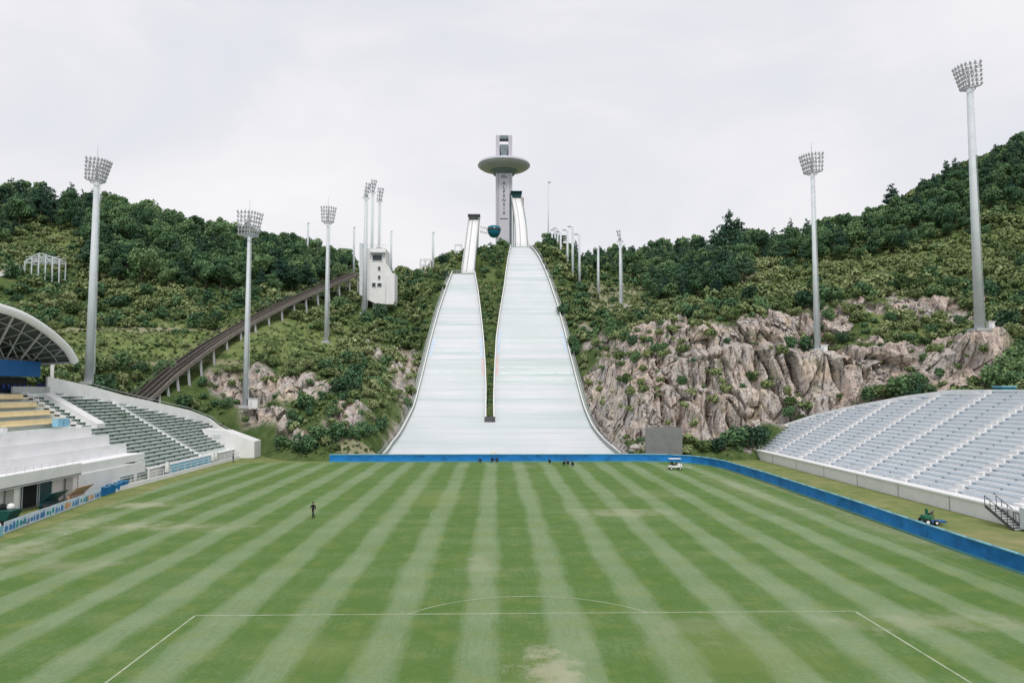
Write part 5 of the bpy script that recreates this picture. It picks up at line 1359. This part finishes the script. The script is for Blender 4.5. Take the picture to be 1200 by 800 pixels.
# ------------------------------------------------------------------ vegetation
def rot_basis(N, rs):
    up = np.where(np.abs(N[:, 2:3]) < .9, np.array([[0, 0, 1.0]]), np.array([[1.0, 0, 0]]))
    A = np.cross(N, up); A /= np.linalg.norm(A, axis=1, keepdims=True); B = np.cross(N, A)
    t = rs.rand(len(N), 1)*2*np.pi
    return A*np.cos(t)+B*np.sin(t), -A*np.sin(t)+B*np.cos(t)
def crown(lobes, count, size, rs, jit=.55, fill=.6):
    # lobes: (x,y,z,rx,rz) ; leaf-clump quads spread over the outer shell of every lobe
    L = np.array(lobes, float); wgt = L[:, 3]**2; wgt /= wgt.sum(); k = rs.choice(len(L), count, p=wgt)
    D = rs.randn(count, 3); D[:, 2] += .25; D /= np.linalg.norm(D, axis=1, keepdims=True)
    rad = fill+(1-fill)*rs.rand(count, 1)**.6; rad *= (1+.12*rs.randn(count, 1))
    C = L[k, :3]+D*rad*np.stack([L[k, 3], L[k, 3], L[k, 4]], 1)
    N = D+rs.randn(count, 3)*jit; N /= np.linalg.norm(N, axis=1, keepdims=True)
    A, B = rot_basis(N, rs); s = size*(.6+.8*rs.rand(count, 1))
    V = np.stack([C-A*s-B*s*.6, C+A*s*.7-B*s, C+A*s+B*s*.7, C-A*s*.6+B*s], 1)
    return V.reshape(-1, 3)
def quads(n): return np.arange(n*4, dtype=np.int32).reshape(-1, 4)
def broad(rs, h=9., w=7., cnt=2000, size=.20):
    lo = [(0, 0, h*.62, w*.30, h*.28)]
    n = rs.randint(6, 10)
    for i in range(n):
        a = 2*np.pi*(i+rs.rand()*.6)/n; r = w*(.20+.15*rs.rand()); z = h*(.40+.42*rs.rand()); lo.append((r*np.cos(a), r*np.sin(a), z, w*(.15+.09*rs.rand()), h*(.11+.07*rs.rand())))
    for i in range(3): lo.append((w*.16*rs.randn(), w*.16*rs.randn(), h*(.82+.06*rs.rand()), w*(.13+.06*rs.rand()), h*.12))
    return crown(lo, cnt, size, rs)
def pine(rs, h=11., w=6.5, cnt=1800, size=.19):
    lo = []; n = 11
    for i in range(n):
        t = i/(n-1); z = h*(.34+.62*t); r = w*.42*(1-t*.75)*(.7+.6*rs.rand())
        for k in range(2 if t < .8 else 1):
            a = rs.rand()*6.28; o = r*.65; lo.append((o*np.cos(a), o*np.sin(a), z, r*.62+.3, h*.055))
    return crown(lo, cnt, size, rs, .5, .35)
def conifer(rs, h=10., w=4.6, cnt=1500, size=.18):
    lo = []
    for i in range(13):
        t = i/12; r = w*.5*(1-t)**.85+.18; a = rs.rand()*6.28; lo.append((r*.25*np.cos(a), r*.25*np.sin(a), h*(.14+.86*t), r, h*.055))
    return crown(lo, cnt, size, rs, .55, .45)
def shrub(rs, h=2.2, w=3.2, cnt=800, size=.12):
    lo = []; n = rs.randint(4, 8)
    for i in range(n):
        a = 6.28*rs.rand(); r = w*.28*rs.rand()**.5; s = w*(.16+.12*rs.rand()); lo.append((r*np.cos(a), r*np.sin(a), h*(.28+.30*rs.rand()), s, h*(.26+.14*rs.rand())))
    return crown(lo, cnt, size, rs, .6, .55)
def trunk_mb(h, r, rs, crownw):
    mb = MB(); mb.tube((0, 0, -1.2), (.12*rs.randn(), .12*rs.randn(), h*.78), r, r*.35, 8)
    for i in range(4):
        a = 6.28*(i+rs.rand())/4; z = h*(.35+.1*i); mb.tube((0, 0, z), (crownw*.28*math.cos(a), crownw*.28*math.sin(a), z+h*.16), r*.42, r*.15, 6)
    return mb
def mesh_of(name, V, mat): return np_mesh(name, V, quads(len(V)//4), [mat])
rsg = np.random.RandomState(5)
TP = []   # (crown mesh, trunk mesh, kind word)
def mk_trunk(h, r, w):
    mb = trunk_mb(h, r, rsg, w); me = bpy.data.meshes.new('trunk'); me.from_pydata(mb.v, [], mb.f); me.materials.append(BARK); me.update(); return me
for k in range(5): TP.append((mesh_of('crown', broad(rsg), LEAF_TREE), mk_trunk(9, .22, 7), 'rounded leafy tree', 9., 7.))
for k in range(4): TP.append((mesh_of('crown', pine(rsg), LEAF_DARK), mk_trunk(11, .2, 5), 'dark layered pine', 11., 5.6))
for k in range(2): TP.append((mesh_of('crown', conifer(rsg), LEAF_DARK), mk_trunk(10, .2, 2.5), 'dark pointed conifer', 10., 4.6))
SP = []
for k in range(6): SP.append((mesh_of('foliage', shrub(rsg), LEAF_SHRUB), None, 'bush', 2.2, 3.2))
for k in range(3): SP.append((mesh_of('foliage', shrub(rsg, 2.9, 3.4), LEAF_TREE), None, 'dark bush', 2.9, 3.4))
for k in range(3): SP.append((mesh_of('foliage', shrub(rsg, 1.7, 3.2), LEAF_PALE), None, 'pale low bush', 1.7, 3.2))
stem = MB(); [stem.tube((0, 0, -.5), (.5*math.cos(a), .5*math.sin(a), 1.1), .05, .02, 5) for a in (0, 1.3, 2.6, 3.9, 5.2)]
STEMM = bpy.data.meshes.new('stem'); STEMM.from_pydata(stem.v, [], stem.f); STEMM.materials.append(BARK)
# low-count versions for the uncountable masses
TPm = [broad(rsg, cnt=1000, size=.27) for _ in range(4)]+[pine(rsg, cnt=900, size=.25) for _ in range(3)]
SPm = [shrub(rsg, cnt=300, size=.19) for _ in range(6)]

LWOOD = [(-120,215),(60,222),(100,228),(200,250),(300,272),(345,290),(420,302),(420,318),(400,330),(360,346),(300,346),(200,340),(108,330),(92,278),(55,262),(0,290),(-120,320)]
RWOOD1 = [(690,300),(760,300),(830,302),(872,285),(878,330),(850,352),(800,352),(768,356),(757,330),(690,322)]
RWOOD2 = [(866,296),(940,288),(1020,266),(1100,222),(1200,180),(1290,150),(1290,228),(1200,250),(1150,256),(1090,296),(1000,308),(930,312),(880,306)]
MIDW = [(562,302),(598,288),(600,300),(575,312)]; RIDW = [(640,286),(692,286),(692,310),(640,302)]; LW2 = [(452,330),(530,322),(530,330),(452,338)]
def on_hill(x, y):   # keep clear of slopes and built things
    b = (x > eLL(np.minimum(y, YK98))-1.8) & (x < eLR(np.minimum(y, YK98))+1.9) & (y < YK98+8)
    c = (x > eRL(np.minimum(y, YK125))-1.9) & (x < eRR(np.minimum(y, YK125))+1.8) & (y < YK125+8)
    d = (y < YDIV+3) & (x > eLL(np.maximum(y, 143))-2.5) & (x < eRR(np.maximum(y, 143))+2.5)
    e = ((y > YK98-1) & (y < 275) & (np.abs(x+.0385*y) < 4.2)) | ((y > YK125) & (y < 330) & (np.abs(x-.034*y) < 4.5))
    return b | c | d | e
# clear distance to the funicular and buildings
FXY = np.array([(p.x, p.y) for p in FS])
def near_built(x, y, m=0.0):
    r = np.zeros(len(x), bool)
    for fx, fy in FXY: r |= (x-fx)**2+(y-fy)**2 < (3.3+m)**2
    for p in FS[::2]:
        sp = p.x/p.y; r |= (np.abs(x/y-sp)*p.y < 4.0) & (y < p.y) & (y > p.y-5)
    r |= (x < -108) & (y > 196) & (y < 208) & (x/y < -.655)
    r |= pad_w(x, y)[0] > .3
    r |= (np.abs(x-jb[0]-1) < 7) & (y > JY-2.5) & (y < JY+10)
    r |= (x < -44) & (x > -68) & (y < 161) & (y > 140) & (y < 161-np.clip(-(x+60), 0, 9)*2)
    r |= (x < -52) & (y < 151) & (x > -79) & (y < 133-(x+72)*1.9) & (y < 150)
    r |= (x > 50) & (x < 75.5) & (y < 154) & (y < 154-(x-60)*1.2+m)
    r |= (y < 141) & (np.abs(x) < 50)
    return r
rs = np.random.RandomState(21)
SMAX = 0.98
def sample(n, y0, y1):
    s = rs.uniform(-SMAX, SMAX, n); Y = np.sqrt(rs.uniform(y0**2, y1**2, n)); x, y, z = terr(s, Y); return x, y, z
# horizon table of the terrain, for hiding tests
sH = np.arange(-1.0, 1.001, .004); yH = np.arange(100, 420, 1.0); SH, YH = np.meshgrid(sH, yH, indexing='ij'); ZH = terr(SH, YH)[2]; EL = np.maximum.accumulate((ZH-H)/YH, axis=1)
def hidden(x, y, ztop):
    i = np.clip(((x/y)-sH[0])/.004, 0, len(sH)-1).astype(int); j = np.clip(y-100-2, 0, len(yH)-1).astype(int)
    return (ztop-H)/y < EL[i, j]-.0006
inst = []  # [kind, proto, x, y, z, scale, rz, zscale]
# trees
x, y, z = sample(60000, 150, 385); px, py = proj(x, y, z)
jx = (vnoise(x*.08, y*.08, 0, 8)-.5)*22
rdw = inpoly(px, py, RIDW) & (y > 300); lw = inpoly(px+jx, py, LWOOD); r1 = inpoly(px+jx, py, RWOOD1); r2 = inpoly(px+jx, py, RWOOD2); mw = inpoly(px, py, MIDW) | inpoly(px, py, LW2)
ok = (lw | r1 | r2 | mw | rdw) & ~on_hill(x, y) & ~near_built(x, y, 2)
idx = np.where(ok)[0]; cell = {}; 
def spaced(idx, x, y, dist, lim=None):
    g = {}; out = []
    for i in idx:
        d = dist[i] if hasattr(dist, '__len__') else dist; c = (int(x[i]//4), int(y[i]//4)); bad = False
        for a in (-1, 0, 1):
            for b in (-1, 0, 1):
                for k in g.get((c[0]+a, c[1]+b), ()):
                    if (x[i]-x[k])**2+(y[i]-y[k])**2 < d*d: bad = True; break
                if bad: break
            if bad: break
        if not bad: g.setdefault(c, []).append(i); out.append(i)
    return out
for i in spaced(idx, x, y, 3.9):
    if hidden(x[i:i+1], y[i:i+1], z[i:i+1]+9)[0]: continue
    dark = vnoise(x[i]*.03, y[i]*.03, 0, 55)
    pr = .65 if (r2[i] and py[i] < 235-(px[i]-1100)*.3) else (.6 if px[i] < 110 else (.45 if r1[i] else .12))
    u = rs.rand()
    k = rs.randint(5, 9) if u < pr else (rs.randint(9, 11) if u < pr+.05 else rs.randint(0, 5))
    sc = (.62+.62*rs.rand()**1.3)*(.88 if k >= 5 else 1.0)*(.85 if r2[i] else 1)*(.8 if r1[i] and px[i] < 760 else 1)
    if mw[i]: sc *= .5
    inst.append(['t', k, x[i], y[i], z[i], sc, rs.rand()*6.28, rs.uniform(.85, 1.15)])
# named single trees of the photograph
for (px_, py_, Y_, k, sc) in ((856, 296, 262, 5, 1.75), (838, 298, 258, 6, 1.35), (867, 298, 262, 7, 1.35), (848, 300, 258, 8, 1.4), (826, 322, 255, 1, .9), (927, 285, 268, 9, 1.1), (1046, 262, 275, 8, 1.0), (848, 330, 250, 0, .95), (800, 343, 240, 5, .9), (788, 350, 232, 2, .8), (772, 352, 228, 1, .72), (815, 350, 230, 6, .85), (835, 350, 226, 3, .85), (860, 345, 226, 7, .8),
                              (32, 255, 270, 9, 1.0), (60, 250, 275, 5, 1.05), (17, 258, 270, 5, .95), (93, 262, 270, 9, .8), (925, 262+25, 285, 10, .9)):
    p = onY(px_, py_, Y_); zz_ = tz(p[0], Y_); inst.append(['t', k, p[0], Y_, zz_, sc, rs.rand()*6.28, 1.0])
# shrubs
x, y, z = sample(100000, 104, 345); px, py = proj(x, y, z); rk, gr, pl = masks(x, y, z)
inw = inpoly(px, py, LWOOD) | inpoly(px, py, RWOOD1) | inpoly(px, py, RWOOD2)
den = .30+.75*vnoise(x*.07, y*.07, 0, 71); den = np.where(gr > 0, np.where(px > 850, den*.45, den*.04), den); den = np.where(rk > 0, np.where(px < 740, .12, .03), den); den = np.where(pl > 0, .015, den); den = np.where(inw, den*.35, den)
ok = (rs.rand(len(x)) < den) & (z > 1.2) & ~on_hill(x, y) & ~near_built(x, y) & (px > -40) & (px < 1240)
sc_ = .65+1.35*rs.rand(len(x))**1.7*(.6+.8*vnoise(x*.05, y*.05, 0, 19))
sc_ = np.where(gr > 0, np.where(px > 850, sc_*.85, sc_*.6), sc_); sc_ = np.where(rk > 0, sc_*.55, sc_)
nstrip = (x > -10) & (x < 12) & (y < 300) & (y > 150); sc_ = np.where(nstrip & (px > 550) & (px < 610), sc_*.5, sc_)
idx = np.where(ok)[0]
for i in spaced(idx, x, y, 1.2*sc_+.5):
    if hidden(x[i:i+1], y[i:i+1], z[i:i+1]+1.8)[0]: continue
    u = vnoise(x[i]*.06, y[i]*.06, 0, 42); k = rs.randint(6, 9) if rs.rand() < (.18 if u < .5 else .5) else rs.randint(0, 6)
    if (gr[i] > 0 or vnoise(x[i]*.05, y[i]*.05, 0, 142) > .60) and rs.rand() < .75: k = rs.randint(9, 12)
    inst.append(['s', k, x[i], y[i], z[i]-.15, sc_[i], rs.rand()*6.28, rs.uniform(.75, 1.15)])
RP_ = np.concatenate(ROCKPTS); RP_ = RP_[rs.permutation(len(RP_))[:9000]]
pxr, pyr = proj(RP_[:, 0], RP_[:, 1], RP_[:, 2]); gd = vnoise(RP_[:, 0]*.13, RP_[:, 1]*.13, RP_[:, 2]*.13, 88); okr = (gd > .60) & (pxr < 1210) & ~near_built(RP_[:, 0], RP_[:, 1]) & ~on_hill(RP_[:, 0], RP_[:, 1]) & ((pxr < 440) | (pxr > 725))
ii = np.where(okr)[0]
for i in spaced(ii, RP_[:, 0], RP_[:, 1], 2.6)[:150]: inst.append(['s', rs.randint(0, 12), RP_[i, 0], RP_[i, 1], RP_[i, 2]-.25, rs.uniform(.4, 1.15)*(1.3 if pxr[i] > 985 else 1), rs.rand()*6.28, rs.uniform(.8, 1.2)])
for (px_, py_, Y_, k, sc) in ((853, 531, 144, 6, 1.5), (866, 531, 143.5, 7, 1.9), (880, 529, 143.5, 8, 1.9), (893, 520, 146, 6, 1.5), (802, 529, 145, 6, 1.1), (925, 470, 150, 7, 1.0), (940, 475, 149, 0, 1.1), (968, 476, 147, 1, 1.2), (1052, 464, 140, 7, 2.0), (1035, 462, 142, 2, 1.7), (1020, 468, 144, 6, 1.3),
        (1075, 450, 140, 8, 1.3), (1060, 440, 141, 3, 1.2), (1100, 436, 140, 7, .8), (945, 408, 160, 7, 1.5), (925, 404, 161, 6, 1.2), (850, 403, 160, 6, .8), (812, 430, 157, 7, .5), (970, 378, 172, 6, 1.3), (222, 475, 150, 6, 1.7), (205, 480, 148, 7, 1.5), (240, 470, 152, 8, 1.4),
        (330, 510, 149, 6, 1.2), (370, 515, 147, 7, 1.4), (395, 512, 147, 6, 1.5), (410, 512, 147, 8, 1.3), (425, 505, 150, 7, 1.2), (770, 402, 164, 7, 1.0), (782, 498, 149, 1, .6), (1190, 420, 130, 7, 1.9), (1178, 438, 128, 6, 1.6), (1196, 440, 125, 8, 1.7), (1185, 395, 137, 0, 1.5), (1180, 370, 150, 6, 1.8), (820, 375, 170, 7, 1.0)):
    p = onY(px_, py_, Y_); zz_ = tz(p[0], Y_); inst.append(['s', k, p[0], Y_, min(zz_, p[2]) if abs(zz_-p[2]) > 1.5 else zz_, sc, rs.rand()*6.28, 1.0])
for Y_ in np.arange(YDIV+2.5, 236, 1.5):   # low bushes filling the strip between the two hills
    xa_, xb_ = float(eLR(Y_)), float(eRL(Y_)); w_ = xb_-xa_; n_ = max(1, int(w_/2.0))
    for q in range(n_):
        X_ = xa_+w_*(q+.5)/n_+rs.uniform(-.15, .15); inst.append(['s', rs.randint(0, 9), X_, Y_+rs.uniform(-.6, .6), float(Zs(Y_))-1.15, min(.62, w_/n_/3.0)*rs.uniform(.8, 1.1), rs.rand()*6.28, 1.15])
# visible area of each plant by painting discs far to near
order = sorted(range(len(inst)), key=lambda i: -inst[i][3]); buf = np.full((820, 1240), -1, np.int32)
for i in order:
    kd, k, X, Y, Z, sc, rz, zs = inst[i]; pr = (TP if kd == 't' else SP)[k]; h, w = pr[3]*sc*zs, pr[4]*sc
    cx, cy = proj(X, Y, Z+h*(.58 if kd == 't' else .45)); rx = w*.5*F/Y; ry = h*(.42 if kd == 't' else .5)*F/Y
    x0, x1 = int(max(cx-rx+20, 0)), int(min(cx+rx+20, 1239)); y0, y1 = int(max(cy-ry, 0)), int(min(cy+ry, 819))
    if x1 <= x0 or y1 <= y0: continue
    gx, gy = np.meshgrid(np.arange(x0, x1+1), np.arange(y0, y1+1)); m = ((gx-20-cx)/rx)**2+((gy-cy)/ry)**2 <= 1
    buf[gy[m], gx[m]] = i
cnt = np.bincount(buf[buf >= 0], minlength=len(inst))
LAND = [(-60, 104, 'left of the thickest left mast'), (104, 200, 'right of the thickest left mast'), (200, 290, 'left of the rock patch mast'), (290, 385, 'between patch mast and trestle mast'),
        (385, 425, 'right of the trestle mast'), (425, 500, 'below the judging tower'), (500, 560, 'by the smaller ski jump'), (560, 600, 'between the two ski jumps'), (600, 690, 'by the post row'), (690, 760, 'by the pale clearing'),
        (760, 820, 'above the scoreboard cliff'), (820, 890, 'around the tall single pine'), (890, 955, 'left of the ledge mast'), (955, 1050, 'right of the ledge mast'), (1050, 1145, 'left of the tallest right mast'), (1145, 1260, 'right of the tallest right mast')]
def cell_of(i):
    kd, k, X, Y, Z, sc, rz, zs = inst[i]; px_, py_ = proj(X, Y, Z); c = next((j for j, q in enumerate(LAND) if q[0] <= px_ < q[1]), None)
    return c, px_, py_
trees = sorted([i for i in range(len(inst)) if inst[i][0] == 't' and cnt[i] > 3], key=lambda i: -cnt[i]); shr = sorted([i for i in range(len(inst)) if inst[i][0] == 's' and cnt[i] > 2], key=lambda i: -cnt[i])
selT, selS = set(trees[:260]), set(shr[:260])
def size_word(kd, sc): 
    v = sc
    return 'small' if v < (.68 if kd == 't' else .8) else ('tall' if v > (.9 if kd == 't' else 1.25) and kd == 't' else ('large' if v > 1.25 else 'mid-sized'))
groups = {}
for i in sorted(selT | selS):
    c, px_, py_ = cell_of(i)
    if c is None: selT.discard(i); selS.discard(i); continue
    kd = inst[i][0]; wd = (TP if kd == 't' else SP)[inst[i][1]][2]
    row = int((py_-150)//(28 if kd == 't' else 34)); groups.setdefault((kd, wd, c), []).append((px_, py_, i))
ROWN = ['top', 'second', 'third', 'fourth', 'fifth', 'sixth', 'seventh', 'eighth', 'ninth', 'tenth', 'eleventh']
LAB = {}
for (kd, wd, c), L in groups.items():
    L.sort(key=lambda q: q[1]); rows = [L[i:i+6] for i in range(0, len(L), 6)]
    for r, R_ in enumerate(rows):
        R_.sort(key=lambda q: q[0])
        for n_, q in enumerate(R_):
            rowtxt = '' if len(rows) == 1 else f', {ROWN[min(r, 10)]} row down'
            LAB[q[2]] = f'{wd} {LAND[c][2]}, {ords[n_]} from left{rowtxt}'
firstT, firstS = {}, {}
for i in sorted(selT | selS):
    kd, k, X, Y, Z, sc, rz, zs = inst[i]; pr = (TP if kd == 't' else SP)[k]
    nm = ('tree' if kd == 't' and k < 5 else 'pine_tree' if kd == 't' and k < 9 else 'conifer' if kd == 't' else 'shrub')
    r = empty(nm, (X, Y, Z), LAB[i], 'tree' if kd == 't' else 'bush', 'trees on the hills' if kd == 't' else 'bushes on the slopes')
    r.rotation_euler.z = rz; r.scale = (sc, sc, sc*zs)
    a = bpy.data.objects.new('crown' if kd == 't' else 'foliage', pr[0]); COL.objects.link(a); a.parent = r
    b = bpy.data.objects.new('trunk' if kd == 't' else 'stem', pr[1] if kd == 't' else STEMM); COL.objects.link(b); b.parent = r
def mass(idx, protos, name, mats, label, kindof, cat):
    if not idx: return
    Vs = []; mi = []
    for i in idx:
        kd, k, X, Y, Z, sc, rz, zs = inst[i]
        if kd == 't': P_ = TPm[k % 4 if k < 5 else 4+k % 3]
        else: P_ = SPm[k % 6]
        c, s = math.cos(rz), math.sin(rz); h = 1.0
        Q = np.stack([(P_[:, 0]*c-P_[:, 1]*s)*sc+X, (P_[:, 0]*s+P_[:, 1]*c)*sc+Y, P_[:, 2]*sc*zs+Z], 1); Vs.append(Q)
        mi.append(np.full(len(P_)//4, 2 if (kd == 's' and k >= 9) else 1 if (kd == 't' and k >= 5) or (kd == 's' and k >= 6) else 0))
    V = np.concatenate(Vs); me = np_mesh(name, V, quads(len(V)//4), mats, False, np.concatenate(mi))
    o = bpy.data.objects.new(name, me); COL.objects.link(o); tag(o, label, cat, None, 'stuff')
mass([i for i in range(len(inst)) if inst[i][0] == 't' and i not in selT and cnt[i] > 0], TPm, 'woodland', [LEAF_TREE, LEAF_DARK], 'dense green woodland filling the ridges behind the nearer trees', 't', 'woodland')
mass([i for i in range(len(inst)) if inst[i][0] == 's' and i not in selS and not (-80 < inst[i][2] < -49 and inst[i][3] < 158 and inst[i][4] < 14)], SPm, 'undergrowth', [LEAF_SHRUB, LEAF_TREE, LEAF_PALE], 'low green scrub covering the slopes between the larger bushes', 's', 'undergrowth')
print('PLANTS', len(trees), len(shr), len(inst), len([i for i in range(len(inst)) if inst[i][0] == 's']))
# tufts of tall grass on the open slopes
x, y, z = sample(90000, 104, 300); px, py = proj(x, y, z); rk, gr, pl = masks(x, y, z)
ok = (z > .6) & ~on_hill(x, y) & ~near_built(x, y) & (px > -20) & (px < 1220) & (rs.rand(len(x)) < np.where(rk > 0, .03, np.where(gr > 0, .8, .45)))
ok &= ~hidden(x, y, z+.6)
x, y, z = x[ok], y[ok], z[ok]; n = len(x); N = rs.randn(n, 3)*.6+np.array([[0, -.5, 1.0]]); N /= np.linalg.norm(N, axis=1, keepdims=True); A, B = rot_basis(N, rs); s = (.22+.3*rs.rand(n, 1)); C = np.stack([x, y, z+.15+.2*rs.rand(n)], 1)
V = np.stack([C-A*s-B*s, C+A*s-B*s*.8, C+A*s*.8+B*s, C-A*s*.9+B*s*.8], 1).reshape(-1, 3)
LEAF_GR = leaf_mat('leaf_grass', (.04, .075, .022), (.095, .14, .048), (.21, .23, .10))
o = bpy.data.objects.new('grass_tufts', np_mesh('grass_tufts', V, quads(n), [LEAF_GR])); COL.objects.link(o); tag(o, 'rough tall grass growing over the open hillsides', 'grass', None, 'stuff')

# ------------------------------------------------------------------ light, sky, camera
w = bpy.data.worlds.new('World'); SC.world = w; w.use_nodes = True; nt = w.node_tree
bg = nt.nodes['Background']
sky = nn(nt, 'ShaderNodeTexSky', sky_type='NISHITA'); sky.sun_disc = False; SE, SA = math.radians(52), math.radians(174)
sky.sun_elevation = SE; sky.sun_rotation = SA; sky.air_density = 1.5; sky.dust_density = 4
tc = nn(nt, 'ShaderNodeTexCoord')
n1 = noise(nt, mapping(nt, tc.outputs['Generated'], (1.2, 1.2, 2.6)), 1.6, 5, .55, .4)
cl = ramp(nt, n1, [(.30, (6.7, 7.0, 7.8)), (.48, (7.55, 7.55, 7.95)), (.62, (8.3, 8.2, 8.45)), (.8, (8.9, 8.85, 9.0))])
cc = mixc(nt, .93, sky.outputs[0], cl)
nt.links.new(cc, bg.inputs['Color']); bg.inputs['Strength'].default_value = .1
sd = bpy.data.lights.new('sun', 'SUN'); sd.energy = 1.5; sd.angle = math.radians(12); sd.color = (1, .96, .90)
so = bpy.data.objects.new('sun', sd); COL.objects.link(so)
D = Vector((math.sin(SA)*math.cos(SE), math.cos(SA)*math.cos(SE), math.sin(SE)))   # direction to the sun
so.rotation_euler = D.to_track_quat('Z', 'Y').to_euler(); so.location = (0, 0, 200)
cd = bpy.data.cameras.new('camera'); cam = bpy.data.objects.new('camera', cd); COL.objects.link(cam)
cd.sensor_width = 36; cd.lens = F/1200*36; cd.clip_end = 6000; cd.clip_start = .5
cam.location = (0, 0, H); cam.rotation_euler = (math.pi/2+PITCH, 0, -YAW); SC.camera = cam
SC.view_settings.view_transform = 'Standard'; SC.view_settings.look = 'None'; SC.view_settings.gamma = 1; SC.view_settings.use_curve_mapping = False
SC.view_settings.exposure = .16
SC.cycles.max_bounces = 5; SC.cycles.diffuse_bounces = 3; SC.cycles.use_denoising = True
